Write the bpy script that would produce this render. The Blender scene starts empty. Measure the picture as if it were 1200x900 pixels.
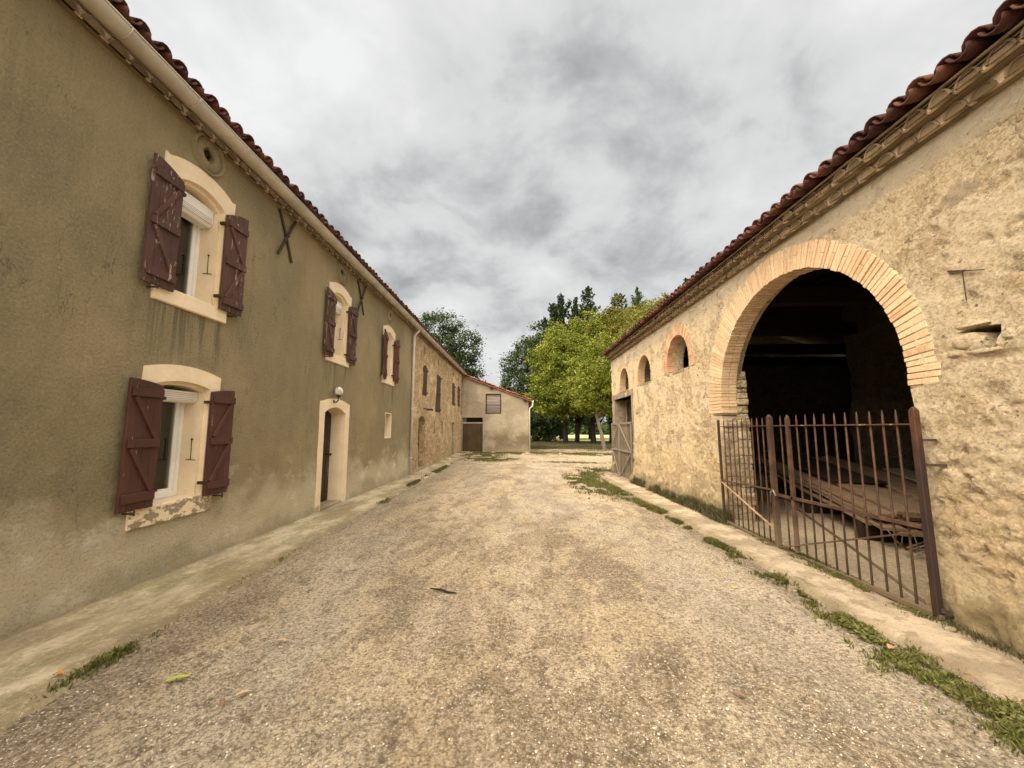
import bpy, bmesh, math, random
import numpy as np
from mathutils import Vector, Matrix, noise as mn
from mathutils.geometry import tessellate_polygon, delaunay_2d_cdt
random.seed(7); RNG = np.random.default_rng(11)
R = math.radians
S = bpy.context.scene
C = S.collection

# ------------------------------------------------------------------ camera
cam = bpy.data.cameras.new('camera'); camo = bpy.data.objects.new('camera', cam); C.objects.link(camo)
S.camera = camo
FPX = 465.0
cam.sensor_width = 36; cam.lens = 36 * FPX / 1200; cam.clip_start = 0.05; cam.clip_end = 3000
camo.location = (0, 0, 1.6)
camo.rotation_euler = (math.pi / 2 + math.atan(53 / FPX), 0, math.atan(10 / FPX))

# ------------------------------------------------------------------ world, sun, exposure
SUN_EL, SUN_AZ = R(56), R(-120)          # azimuth from +Y towards +X: behind the camera, a little to the left
W = bpy.data.worlds.new('World'); S.world = W; W.use_nodes = True
wt = W.node_tree; wt.nodes.clear()
def wn(t, **k):
    n = wt.nodes.new(t)
    for a, b in k.items(): setattr(n, a, b)
    return n
wo = wn('ShaderNodeOutputWorld')
sky = wn('ShaderNodeTexSky', sky_type='NISHITA', sun_disc=False)
sky.sun_elevation = SUN_EL; sky.sun_rotation = SUN_AZ
bg1 = wn('ShaderNodeBackground'); bg1.inputs[1].default_value = 0.1
wt.links.new(sky.outputs[0], bg1.inputs[0])
tc = wn('ShaderNodeTexCoord'); sep = wn('ShaderNodeSeparateXYZ'); wt.links.new(tc.outputs['Generated'], sep.inputs[0])
def wmath(op, a, b=None, c=None):
    n = wn('ShaderNodeMath', operation=op)
    for i, v in enumerate((a, b, c)):
        if v is None: continue
        if isinstance(v, (int, float)): n.inputs[i].default_value = v
        else: wt.links.new(v, n.inputs[i])
    return n.outputs[0]
den = wmath('ADD', wmath('MAXIMUM', sep.outputs[2], 0.0), 0.42)
cx = wmath('DIVIDE', sep.outputs[0], den); cy = wmath('DIVIDE', sep.outputs[1], den)
cmb = wn('ShaderNodeCombineXYZ'); wt.links.new(cx, cmb.inputs[0]); wt.links.new(cy, cmb.inputs[1])
def wnoise(scale, detail, rough, dist, off=0.0, lac=2.0, sx=1.0):
    mp = wn('ShaderNodeMapping'); wt.links.new(cmb.outputs[0], mp.inputs[0])
    mp.inputs['Location'].default_value = (off, off * 1.7, off); mp.inputs['Scale'].default_value = (sx, 1, 1)
    n = wn('ShaderNodeTexNoise'); wt.links.new(mp.outputs[0], n.inputs['Vector'])
    n.inputs['Scale'].default_value = scale; n.inputs['Detail'].default_value = detail
    n.inputs['Roughness'].default_value = rough; n.inputs['Distortion'].default_value = dist
    n.inputs['Lacunarity'].default_value = lac
    return n.outputs[0]
n1 = wnoise(1.35, 10, 0.55, 0.12, 3.3); n2 = wnoise(4.2, 8, 0.55, 0.25, 8.1); n3 = wnoise(0.55, 2, 0.5, 0.0, 4.7)
nn = wmath('ADD', wmath('MULTIPLY', n1, 0.50), wmath('ADD', wmath('MULTIPLY', n2, 0.34), wmath('MULTIPLY', n3, 0.18)))
rp = wn('ShaderNodeValToRGB'); wt.links.new(nn, rp.inputs[0])
el = rp.color_ramp.elements
el[0].position = 0.385; el[0].color = (0.34, 0.345, 0.347, 1)
el[1].position = 0.585; el[1].color = (0.80, 0.80, 0.795, 1)
for p, c in ((0.43, (0.475, 0.48, 0.48, 1)), (0.473, (0.62, 0.623, 0.62, 1)), (0.52, (0.69, 0.69, 0.685, 1))):
    e = el.new(p); e.color = c
bg2 = wn('ShaderNodeBackground'); bg2.inputs[1].default_value = 0.74
# added warm glow out of view, behind the camera and overhead, brightening the walls
dn = wn('ShaderNodeVectorMath', operation='DOT_PRODUCT'); wt.links.new(tc.outputs['Generated'], dn.inputs[0])
dn.inputs[1].default_value = (math.sin(R(-138)) * math.cos(R(52)), math.cos(R(-138)) * math.cos(R(52)), math.sin(R(52)))
lobe = wmath('POWER', wmath('MAXIMUM', dn.outputs['Value'], 0.0), 3.2)
def wrange(v, a, b):
    n = wn('ShaderNodeMapRange', interpolation_type='SMOOTHSTEP'); wt.links.new(v, n.inputs[0]); n.inputs[1].default_value = a; n.inputs[2].default_value = b
    return n.outputs[0]
bright = wmath('ADD', wmath('MULTIPLY', wrange(sep.outputs[1], 0.1, -0.7), 0.22), wmath('MULTIPLY', wrange(sep.outputs[2], 0.86, 0.98), 0.5))
lobe = wmath('MULTIPLY', wmath('ADD', lobe, bright), wrange(sep.outputs[1], 0.50, 0.12))
tint = wn('ShaderNodeMixRGB', blend_type='MULTIPLY'); tint.inputs[0].default_value = 1; wt.links.new(rp.outputs[0], tint.inputs[1])
gl = wn('ShaderNodeVectorMath', operation='MULTIPLY_ADD'); cb_ = wn('ShaderNodeCombineXYZ')
for i in range(3): wt.links.new(lobe, cb_.inputs[i])
wt.links.new(cb_.outputs[0], gl.inputs[0]); gl.inputs[1].default_value = (8.3, 7.05, 5.6); gl.inputs[2].default_value = (1, 1, 1)
wt.links.new(gl.outputs[0], tint.inputs[2]); wt.links.new(tint.outputs[0], bg2.inputs[0])
mixs = wn('ShaderNodeMixShader'); mixs.inputs[0].default_value = 0.97
wt.links.new(bg1.outputs[0], mixs.inputs[1]); wt.links.new(bg2.outputs[0], mixs.inputs[2]); wt.links.new(mixs.outputs[0], wo.inputs[0])

sun = bpy.data.lights.new('sun', 'SUN'); suno = bpy.data.objects.new('sun', sun); C.objects.link(suno)
sun.energy = 1.5; sun.angle = R(30); sun.color = (1.0, 0.88, 0.70)
sd = Vector((math.sin(SUN_AZ) * math.cos(SUN_EL), math.cos(SUN_AZ) * math.cos(SUN_EL), math.sin(SUN_EL)))
suno.rotation_euler = sd.to_track_quat('Z', 'Y').to_euler(); suno.location = (0, -10, 30)
S.view_settings.view_transform = 'Standard'; S.view_settings.look = 'None'
S.view_settings.exposure = 0.62; S.view_settings.gamma = 1.0; S.view_settings.use_curve_mapping = False
S.render.engine = 'CYCLES'

# ------------------------------------------------------------------ material helper
class Mat:
    def __init__(s, name, rough=0.9, spec=0.3):
        s.m = bpy.data.materials.new(name); s.m.use_nodes = True; s.t = s.m.node_tree; s.t.nodes.clear()
        s.out = s.n('ShaderNodeOutputMaterial'); s.b = s.n('ShaderNodeBsdfPrincipled')
        s.t.links.new(s.b.outputs[0], s.out.inputs[0])
        s.b.inputs['Roughness'].default_value = rough; s.b.inputs['Specular IOR Level'].default_value = spec
        s.geo = s.n('ShaderNodeNewGeometry'); s.pos = s.geo.outputs['Position']; s.isl = s.geo.outputs['Random Per Island']
        s._h = None
    def n(s, t, **k):
        n = s.t.nodes.new(t)
        for a, b in k.items(): setattr(n, a, b)
        return n
    def put(s, sock, v):
        if v is None: return
        if isinstance(v, bpy.types.NodeSocket): s.t.links.new(v, sock)
        elif isinstance(v, (tuple, list)) and len(v) == 3 and sock.type == 'RGBA': sock.default_value = (*v, 1)
        else: sock.default_value = v
    def xyz(s):
        n = s.n('ShaderNodeSeparateXYZ'); s.put(n.inputs[0], s.pos); return n.outputs
    def map(s, sc=(1, 1, 1), loc=(0, 0, 0), rot=(0, 0, 0), vec=None):
        n = s.n('ShaderNodeMapping'); s.put(n.inputs[0], vec or s.pos)
        n.inputs['Scale'].default_value = sc; n.inputs['Location'].default_value = loc; n.inputs['Rotation'].default_value = rot
        return n.outputs[0]
    def noise(s, scale, detail=5, rough=0.55, vec=None, dist=0, col=False):
        n = s.n('ShaderNodeTexNoise'); s.put(n.inputs['Vector'], vec or s.pos)
        n.inputs['Scale'].default_value = scale; n.inputs['Detail'].default_value = detail
        n.inputs['Roughness'].default_value = rough; n.inputs['Distortion'].default_value = dist
        return n.outputs[1 if col else 0]
    def vor(s, scale, feature='F1', vec=None, out='Distance', rnd=1.0):
        n = s.n('ShaderNodeTexVoronoi', feature=feature); s.put(n.inputs['Vector'], vec or s.pos)
        n.inputs['Scale'].default_value = scale; n.inputs['Randomness'].default_value = rnd
        return n.outputs[out]
    def warp(s, amt, scale=3):
        c = s.noise(scale, 3, 0.5, col=True)
        n = s.n('ShaderNodeMixRGB', blend_type='ADD'); n.inputs[0].default_value = amt
        s.put(n.inputs[1], s.pos); s.put(n.inputs[2], c); return n.outputs[0]
    def math(s, op, a, b=None, c=None, clamp=False):
        n = s.n('ShaderNodeMath', operation=op, use_clamp=clamp)
        for i, v in enumerate((a, b, c)):
            if v is not None: s.put(n.inputs[i], v)
        return n.outputs[0]
    def rng(s, v, a, b, c=0.0, d=1.0, smooth=True):
        n = s.n('ShaderNodeMapRange', interpolation_type='SMOOTHSTEP' if smooth else 'LINEAR')
        s.put(n.inputs[0], v)
        for i, x in enumerate((a, b, c, d)): n.inputs[i + 1].default_value = x
        return n.outputs[0]
    def ramp(s, v, stops, interp='LINEAR'):
        n = s.n('ShaderNodeValToRGB'); s.put(n.inputs[0], v); n.color_ramp.interpolation = interp
        e = n.color_ramp.elements
        while len(e) < len(stops): e.new(0.5)
        for x, (p, c) in zip(e, stops): x.position = p; x.color = (*c, 1)
        return n.outputs[0]
    def mix(s, f, a, b, mode='MIX'):
        n = s.n('ShaderNodeMixRGB', blend_type=mode)
        s.put(n.inputs[0], f); s.put(n.inputs[1], a); s.put(n.inputs[2], b); return n.outputs[0]
    def col(s, c): s.put(s.b.inputs['Base Color'], c)
    def rough(s, c): s.put(s.b.inputs['Roughness'], c)
    def bump(s, h, dist, strength=1.0):
        n = s.n('ShaderNodeBump'); n.inputs['Distance'].default_value = dist; n.inputs['Strength'].default_value = strength
        s.put(n.inputs['Height'], h)
        if s._h is not None: s.t.links.new(s._h, n.inputs['Normal'])
        s._h = n.outputs[0]
    def done(s):
        if s._h is not None: s.t.links.new(s._h, s.b.inputs['Normal'])
        return s.m

def m_plain(name, c, var=0.25, scale=8, rough=0.8, bump=0.002, spec=0.3, bscale=60, metal=0.0):
    m = Mat(name, rough, spec)
    f = m.noise(scale, 6, 0.6)
    a = tuple(x * (1 - var) for x in c); b = tuple(min(1, x * (1 + var)) for x in c)
    m.col(m.ramp(f, [(0.3, a), (0.7, b)]))
    if metal: m.b.inputs['Metallic'].default_value = metal
    if bump: m.bump(m.noise(bscale, 4, 0.6), bump)
    return m.done()

MT = {}
# olive roughcast render
m = Mat('olive_roughcast', 0.93, 0.2); o = m.xyz()
big = m.noise(0.55, 4, 0.6); mid = m.noise(3.5, 6, 0.65, m.map((1, 1, 0.55)))
c = m.ramp(big, [(0.42, (0.235, 0.200, 0.118)), (0.5, (0.275, 0.230, 0.132)), (0.58, (0.325, 0.270, 0.155))])
c = m.mix(m.rng(mid, 0.35, 0.75, 0, 0.45), c, (0.34, 0.285, 0.175))
streak = m.noise(1.0, 4, 0.6, m.map((0.1, 9, 0.55)))
c = m.mix(m.rng(streak, 0.52, 0.75, 0, 0.35), c, (0.19, 0.16, 0.095))
for (yc_, zt_) in ((4.475, 0.62), (4.475, 2.98), (8.22, 2.98), (11.44, 2.9)):
    dy_ = m.math('ABSOLUTE', m.math('SUBTRACT', o[1], yc_)); band_ = m.math('MULTIPLY', m.rng(dy_, 0.62, 0.45), m.math('MULTIPLY', m.rng(o[2], zt_ + 0.03, zt_ - 0.02), m.rng(o[2], zt_ - 0.9, zt_ - 0.1)))
    c = m.mix(m.math('MULTIPLY', band_, m.rng(m.noise(1.0, 4, 0.6, m.map((0.1, 14, 0.5), (0, yc_, 0))), 0.46, 0.60)), c, (0.155, 0.130, 0.078))
ck = m.math('ABSOLUTE', m.math('SUBTRACT', m.noise(0.9, 7, 0.6, m.map((1, 1.6, 0.5), (5, 1, 2))), 0.5))
c = m.mix(m.math('MULTIPLY', m.rng(ck, 0.0035, 0.001), m.rng(m.noise(0.6, 3, 0.5, m.map((1, 1, 1), (3, 7, 1))), 0.5, 0.56, 0, 0.7)), c, (0.10, 0.08, 0.05))
zz = m.math('ADD', o[2], m.math('MULTIPLY', m.math('SUBTRACT', m.noise(0.9, 6, 0.65), 0.5), 1.6))
low = m.rng(zz, 1.0, 0.45)
c = m.mix(m.math('MULTIPLY', low, 0.9), c, (0.55, 0.49, 0.34))
c = m.mix(m.math('MULTIPLY', m.rng(m.noise(2.2, 7, 0.7, m.map((1, 1, 1.5), (4, 2, 0))), 0.52, 0.68), m.math('MULTIPLY', m.rng(o[2], 1.5, 0.5), 0.8)), c, (0.66, 0.62, 0.50))
c = m.mix(m.math('MULTIPLY', m.rng(zz, 0.32, 0.0), 0.45), c, (0.20, 0.175, 0.11))
gr = m.noise(42, 4, 0.75)
c = m.mix(m.rng(gr, 0.51, 0.63, 0, 0.30), c, (0.15, 0.125, 0.07))
c = m.mix(m.rng(gr, 0.48, 0.36, 0, 0.22), c, (0.44, 0.39, 0.28))
m.col(c)
m.bump(m.noise(6, 5, 0.6), 0.014); m.bump(m.noise(40, 5, 0.78), 0.026, 1.0)
MT['olive'] = m.done()

# rendered rubble stone (barn): cream plaster, pits, stones showing, mossy foot
def m_rubble(name, base, dark, light, stonec, stone_amt=0.5, foot=True, band=None, sc=1.0, patch=False, pit=1.0):
    m = Mat(name, 0.94, 0.15); o = m.xyz()
    a = m.noise(0.9, 6, 0.62); b = m.noise(5, 7, 0.68); d = m.noise(24, 5, 0.75)
    c = m.mix(m.rng(a, 0.42, 0.58), base, light)
    c = m.mix(m.rng(b, 0.52, 0.66, 0, 0.5), c, dark)
    w = m.warp(0.16, 6)
    vm = m.map((1, 1, 1.55), vec=w)
    ed = m.vor(5.4 * sc, 'DISTANCE_TO_EDGE', vm); sid = m.vor(5.4 * sc, 'F1', vm, 'Color')
    ss = m.n('ShaderNodeSeparateColor'); m.put(ss.inputs[0], sid)
    t = 0.565 - 0.075 * stone_amt
    lowm = m.rng(o[2], 2.2, 0.7, 0, 0.045)
    mask = m.math('ADD', m.noise(1.5, 7, 0.66, m.map((1, 1, 1), (5, 9, 2))), lowm)
    expo = m.rng(mask, t, t + 0.035)
    stc = m.mix(ss.outputs[0], stonec, light); stc = m.mix(m.rng(ss.outputs[1], 0.6, 1.0, 0, 0.55), stc, dark)
    stc = m.mix(m.rng(d, 0.47, 0.60, 0, 0.7), stc, dark)
    inst = m.rng(ed, 0.035, 0.075)
    c = m.mix(m.math('MULTIPLY', m.math('MULTIPLY', expo, inst), 0.8), c, stc)
    part = m.rng(m.noise(3.1, 5, 0.6, m.map((1, 1, 1), (9, 9, 2))), 0.47, 0.56)
    line = m.math('MULTIPLY', m.math('MULTIPLY', m.rng(ed, 0.05, 0.012), expo), part)
    c = m.mix(m.math('MULTIPLY', line, 0.75), c, tuple(x * 0.5 for x in dark))
    # worn granular surface
    f1 = m.noise(33, 6, 0.8, m.map((1, 1, 1.35))); f2 = m.noise(14, 6, 0.75, m.map((1, 1, 1.8), (3, 1, 1), (0.3, 0, 0)))
    c = m.mix(m.rng(f1, 0.515, 0.60, 0, 0.7), c, dark); c = m.mix(m.rng(f1, 0.485, 0.40, 0, 0.75), c, tuple(min(0.95, x * 1.12) for x in light))
    c = m.mix(m.rng(f2, 0.54, 0.60, 0, 0.6), c, dark)
    p1 = m.noise(15, 3, 0.6, m.map((1, 1, 1.3), (2, 0, 7))); pitm = m.rng(p1, 0.665, 0.70)
    p2 = m.noise(4.3, 6, 0.7, m.map((1, 1, 1.6), (0, 3, 1))); pit2 = m.rng(p2, 0.645, 0.665)
    pits = m.math('MAXIMUM', pitm, pit2)
    c = m.mix(m.math('MULTIPLY', pits, 0.75 * pit), c, tuple(x * 0.4 for x in dark))
    if band:
        bz = m.math('ADD', o[2], m.math('MULTIPLY', m.math('SUBTRACT', m.noise(5, 4, 0.6), 0.5), 0.16))
        bm = m.rng(bz, band, band + 0.05)
        c = m.mix(m.math('MULTIPLY', bm, 0.8), c, (0.66, 0.57, 0.42))
    if patch:
        dy = m.math('SUBTRACT', o[1], 3.12); dz = m.math('SUBTRACT', o[2], 3.52)
        dd = m.math('ADD', m.math('MULTIPLY', m.math('MULTIPLY', dy, dy), 30), m.math('MULTIPLY', m.math('MULTIPLY', dz, dz), 90))
        dd = m.math('ADD', dd, m.math('MULTIPLY', m.noise(8, 6, 0.75), 2.4))
        c = m.mix(m.rng(dd, 1.95, 1.75, 0, 0.75), c, (0.47, 0.38, 0.26))
    if foot:
        fz = m.math('ADD', o[2], m.math('MULTIPLY', m.math('SUBTRACT', m.noise(3.2, 7, 0.7, m.map((1, 1, 1), (1, 8, 3))), 0.5), 1.1))
        fz = m.math('SUBTRACT', fz, m.rng(o[1], 5.5, 8.0, 0.0, 0.10))
        c = m.mix(m.math('MULTIPLY', m.rng(fz, 0.65, 0.40), 0.5), c, (0.40, 0.34, 0.22))
        c = m.mix(m.math('MULTIPLY', m.rng(fz, 0.34, 0.16), 0.8), c, (0.13, 0.115, 0.065))
        ylw = m.math('MULTIPLY', m.rng(m.math('ADD', o[2], m.math('MULTIPLY', b, 1.2)), 2.0, 1.5), 0.22)
        c = m.mix(ylw, c, (0.78, 0.56, 0.28))
    m.col(c)
    m.bump(m.math('SUBTRACT', m.math('MULTIPLY', b, 0.5), pits), 0.03)
    m.bump(m.math('MULTIPLY', m.math('MINIMUM', ed, 0.12), expo), 0.20)
    m.bump(f2, 0.035); m.bump(f1, 0.032)
    return m.done()
MT['barn'] = m_rubble('barn_render', (0.76, 0.615, 0.40), (0.46, 0.325, 0.175), (0.78, 0.65, 0.45), (0.60, 0.45, 0.27), 0.55, True, 3.86, 1.0, True)
MT['stone'] = m_rubble('stone_house_render', (0.64, 0.48, 0.28), (0.26, 0.17, 0.085), (0.76, 0.60, 0.38), (0.34, 0.22, 0.115), 1.7, False, None, 0.8)
MT['outb'] = None
m = Mat('pale_plaster', 0.93, 0.15); o = m.xyz()
c = m.ramp(m.noise(0.8, 6, 0.65), [(0.40, (0.27, 0.23, 0.165)), (0.60, (0.37, 0.325, 0.24))])
c = m.mix(m.rng(m.noise(5, 6, 0.7), 0.48, 0.7, 0, 0.5), c, (0.24, 0.195, 0.13))
fz = m.math('ADD', o[2], m.math('MULTIPLY', m.math('SUBTRACT', m.noise(1.4, 5, 0.7), 0.5), 1.3))
c = m.mix(m.math('MULTIPLY', m.math('MULTIPLY', m.rng(fz, 1.6, 1.0), m.rng(m.noise(1.1, 5, 0.6), 0.38, 0.55)), 0.75), c, (0.15, 0.11, 0.065))
c = m.mix(m.math('MULTIPLY', m.rng(fz, 0.6, 0.2), 0.6), c, (0.30, 0.255, 0.18))
m.col(c); m.bump(m.noise(6, 6, 0.65), 0.03); m.bump(m.noise(40, 4, 0.6), 0.008)
MT['outb'] = m.done()
MT['jamb'] = m_rubble('jamb_stone', (0.62, 0.50, 0.34), (0.32, 0.24, 0.15), (0.72, 0.60, 0.42), (0.5, 0.39, 0.25), 1.2, False, None, 0.9)
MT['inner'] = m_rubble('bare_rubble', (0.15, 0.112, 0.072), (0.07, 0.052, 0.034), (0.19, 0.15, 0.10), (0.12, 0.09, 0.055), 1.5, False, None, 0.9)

def m_brick(name, c1, c2, c3):
    m = Mat(name, 0.92, 0.15)
    c = m.ramp(m.isl, [(0.0, c1), (0.3, c2), (0.5, tuple(x * 0.85 for x in c3)), (0.65, c2), (0.85, c3), (1.0, c1)])
    c = m.mix(m.rng(m.noise(2.2, 6, 0.7), 0.50, 0.60, 0, 0.4), c, (0.70, 0.54, 0.35))
    c = m.mix(m.rng(m.noise(9, 6, 0.7), 0.45, 0.65, 0, 0.5), c, (0.66, 0.50, 0.31))
    c = m.mix(m.rng(m.noise(45, 4, 0.7), 0.5, 0.66, 0, 0.6), c, (0.32, 0.20, 0.11))
    m.col(c); m.bump(m.noise(50, 4, 0.6), 0.005); return m.done()
MT['brick'] = m_brick('old_brick', (0.60, 0.42, 0.26), (0.66, 0.485, 0.31), (0.55, 0.365, 0.215))
MT['brickred'] = m_brick('red_brick', (0.56, 0.32, 0.185), (0.64, 0.44, 0.27), (0.48, 0.26, 0.15))
MT['joint'] = m_plain('brick_joint_mortar', (0.34, 0.235, 0.135), 0.3, 14, 0.95, 0.008)
MT['mortar'] = m_plain('lime_mortar', (0.56, 0.42, 0.26), 0.25, 14, 0.95, 0.008)

def m_tile(name, c1, c2, c3, lich):
    m = Mat(name, 0.85, 0.2)
    c = m.ramp(m.isl, [(0.0, c1), (0.4, c2), (0.75, c3), (1.0, c1)])
    c = m.mix(m.rng(m.noise(7, 6, 0.7), 0.5, 0.72, 0, 0.7), c, lich)
    c = m.mix(m.rng(m.noise(30, 5, 0.7), 0.52, 0.75, 0, 0.5), c, tuple(x * 0.4 for x in c1))
    m.col(c); m.bump(m.noise(35, 5, 0.6), 0.006); return m.done()
MT['tile'] = m_tile('clay_tile', (0.070, 0.025, 0.020), (0.050, 0.019, 0.016), (0.14, 0.060, 0.040), (0.13, 0.085, 0.06))
MT['tile2'] = m_tile('orange_clay_tile', (0.19, 0.065, 0.040), (0.14, 0.048, 0.032), (0.27, 0.13, 0.08), (0.30, 0.22, 0.15))
MT['gen'] = m_tile('weathered_cornice_tile', (0.23, 0.165, 0.098), (0.16, 0.115, 0.068), (0.30, 0.225, 0.14), (0.14, 0.10, 0.06))
MT['genfill'] = m_plain('cornice_mortar', (0.60, 0.49, 0.335), 0.3, 12, 0.95, 0.008)

def m_paint(name, c, under, chip, rough=0.6, grain=(1, 40, 2)):
    m = Mat(name, rough, 0.35)
    g = m.noise(1.0, 5, 0.6, m.map(grain)); b = m.noise(2.2, 5, 0.6)
    cc = m.mix(m.rng(b, 0.3, 0.7), tuple(x * 0.8 for x in c), tuple(x * 1.25 for x in c))
    cc = m.mix(m.math('MULTIPLY', m.isl, 0.35), cc, tuple(x * 0.65 for x in c))
    ch = m.noise(1.0, 7, 0.72, m.map((9, 16, 3.2), (3, 1, 5)))
    k = m.rng(ch, 0.66 - chip, 0.685 - chip)
    cc = m.mix(m.rng(g, 0.5, 0.8, 0, 0.4), cc, tuple(x * 0.5 for x in c))
    cc = m.mix(k, cc, under)
    m.col(cc); m.bump(g, 0.004); m.bump(m.math('SUBTRACT', 1.0, k), 0.002); return m.done()
MT['shut'] = m_paint('maroon_paint', (0.074, 0.029, 0.020), (0.33, 0.24, 0.17), 0.0)
MT['shutold'] = m_paint('flaking_maroon_paint', (0.078, 0.039, 0.029), (0.34, 0.26, 0.20), 0.075, 0.75)
MT['shutred'] = m_paint('red_brown_paint', (0.11, 0.034, 0.026), (0.30, 0.18, 0.13), 0.03)
MT['doorpaint'] = m_paint('dark_brown_flaking_door_paint', (0.028, 0.013, 0.011), (0.20, 0.13, 0.10), 0.055, 0.5)
MT['sh_stone'] = m_paint('dull_brown_paint', (0.070, 0.037, 0.026), (0.25, 0.18, 0.13), 0.04, 0.75)
MT['garage'] = m_paint('brown_board', (0.070, 0.044, 0.021), (0.15, 0.10, 0.055), 0.02, 0.8, (40, 1, 2))
def m_cream(name, flake):
    m = Mat(name, 0.85, 0.2)
    c = m.ramp(m.noise(4, 5, 0.6), [(0.3, (0.70, 0.58, 0.40)), (0.7, (0.80, 0.68, 0.49))])
    c = m.mix(m.rng(m.noise(25, 5, 0.7), 0.52, 0.8, 0, 0.4), c, (0.60, 0.44, 0.27))
    k = m.rng(m.noise(9, 6, 0.68, m.map((1, 1, 1.7), (0, 1.3, 0.4))), 0.50 if flake else 0.70, 0.52 if flake else 0.74)
    c = m.mix(k, c, (0.30, 0.24, 0.16) if flake else (0.44, 0.33, 0.21))
    m.col(c); m.bump(m.noise(18, 5, 0.6), 0.006); m.bump(m.math('SUBTRACT', 1.0, k), 0.006 if flake else 0.002); return m.done()
MT['cream'] = m_cream('cream_painted_stone', False); MT['creamflake'] = m_cream('flaking_cream_stone', True)
MT['pvc'] = m_plain('white_plastic', (0.80, 0.80, 0.77), 0.05, 5, 0.35, 0, 0.5)
MT['pvcslat'] = m_plain('white_roller_slats', (0.74, 0.72, 0.66), 0.06, 5, 0.45, 0, 0.5)
MT['gutter'] = m_plain('grey_beige_gutter', (0.40, 0.365, 0.295), 0.2, 3, 0.5, 0.0, 0.5)
MT['pipe'] = m_plain('pale_grey_pipe', (0.56, 0.53, 0.47), 0.15, 3, 0.45, 0.0, 0.5)
MT['iron'] = m_plain('dark_iron', (0.045, 0.028, 0.022), 0.4, 20, 0.75, 0.001)
m = Mat('rusty_iron', 0.7, 0.35)
c = m.ramp(m.noise(7, 7, 0.7), [(0.3, (0.030, 0.018, 0.015)), (0.5, (0.066, 0.034, 0.020)), (0.68, (0.13, 0.062, 0.032)), (0.8, (0.24, 0.10, 0.045))])
c = m.mix(m.rng(m.noise(30, 5, 0.7), 0.55, 0.72, 0, 0.6), c, (0.055, 0.038, 0.035))
o = m.xyz(); c = m.mix(m.math('MULTIPLY', m.rng(o[2], 0.6, 0.05), 0.55), c, (0.20, 0.155, 0.095))
m.col(c); m.bump(m.noise(60, 4, 0.7), 0.003); MT['rust'] = m.done()
m = Mat('rust_gate_orange', 0.65, 0.4)
c = m.ramp(m.noise(4, 7, 0.7, m.map((1, 1, 0.4))), [(0.42, (0.024, 0.013, 0.011)), (0.56, (0.038, 0.017, 0.013)), (0.62, (0.085, 0.032, 0.014)), (0.70, (0.04, 0.018, 0.014))])
m.col(c); m.bump(m.noise(60, 4, 0.7), 0.003); MT['rustpost'] = m.done()
m = Mat('yellowed_rail', 0.7, 0.3)
c = m.ramp(m.noise(9, 5, 0.7), [(0.55, (0.09, 0.042, 0.03)), (0.62, (0.40, 0.27, 0.07))])
m.col(c); MT['rail'] = m.done(); MT['tanrail'] = m_plain('tan_rusted_bar', (0.30, 0.20, 0.11), 0.4, 14, 0.7, 0)

def m_wood(name, a, b, grain, rough=0.85):
    m = Mat(name, rough, 0.2)
    g = m.noise(1.0, 7, 0.65, m.map(grain), 0.4)
    c = m.ramp(g, [(0.3, a), (0.7, b)])
    c = m.mix(m.math('MULTIPLY', m.isl, 0.5), c, tuple(x * 0.55 for x in a))
    m.col(c); m.bump(g, 0.006); return m.done()
MT['greywood'] = m_wood('grey_weathered_wood', (0.20, 0.165, 0.12), (0.36, 0.31, 0.24), (12, 12, 2))
MT['board'] = m_wood('dusty_timber', (0.17, 0.11, 0.065), (0.36, 0.26, 0.165), (18, 2, 18))
MT['beam'] = m_wood('dark_beam_wood', (0.022, 0.013, 0.009), (0.042, 0.027, 0.018), (2, 12, 12))
MT['boarded'] = m_wood('pinkish_old_boards', (0.13, 0.10, 0.085), (0.36, 0.30, 0.26), (1.5, 12, 22))
MT['bark'] = m_wood('tree_bark', (0.018, 0.014, 0.010), (0.045, 0.037, 0.027), (9, 9, 2))
MT['barkpale'] = m_wood('pale_tree_bark', (0.12, 0.10, 0.07), (0.24, 0.20, 0.15), (9, 9, 2))
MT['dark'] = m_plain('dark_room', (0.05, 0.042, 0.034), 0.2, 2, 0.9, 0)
MT['curtain'] = m_plain('curtain_cloth', (0.30, 0.27, 0.22), 0.2, 6, 0.9, 0)
m = Mat('lamp_glass', 0.12, 0.6); m.col(m.ramp(m.noise(9, 3, 0.5), [(0.35, (0.30, 0.27, 0.22)), (0.6, (0.75, 0.74, 0.70))])); MT['lampglass'] = m.done()
g = bpy.data.materials.new('window_glass'); g.use_nodes = True; t = g.node_tree; t.nodes.clear()
_o = t.nodes.new('ShaderNodeOutputMaterial'); _m = t.nodes.new('ShaderNodeMixShader'); _t = t.nodes.new('ShaderNodeBsdfTransparent'); _g = t.nodes.new('ShaderNodeBsdfGlossy'); _f = t.nodes.new('ShaderNodeFresnel')
_f.inputs[0].default_value = 1.5; _g.inputs['Roughness'].default_value = 0.02; _t.inputs[0].default_value = (0.75, 0.8, 0.78, 1)
_a = t.nodes.new('ShaderNodeMath'); _a.operation = 'MULTIPLY'; _a.inputs[1].default_value = 1.6
t.links.new(_f.outputs[0], _a.inputs[0]); t.links.new(_a.outputs[0], _m.inputs[0]); t.links.new(_t.outputs[0], _m.inputs[1]); t.links.new(_g.outputs[0], _m.inputs[2]); t.links.new(_m.outputs[0], _o.inputs[0])
MT['glass'] = g

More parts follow.
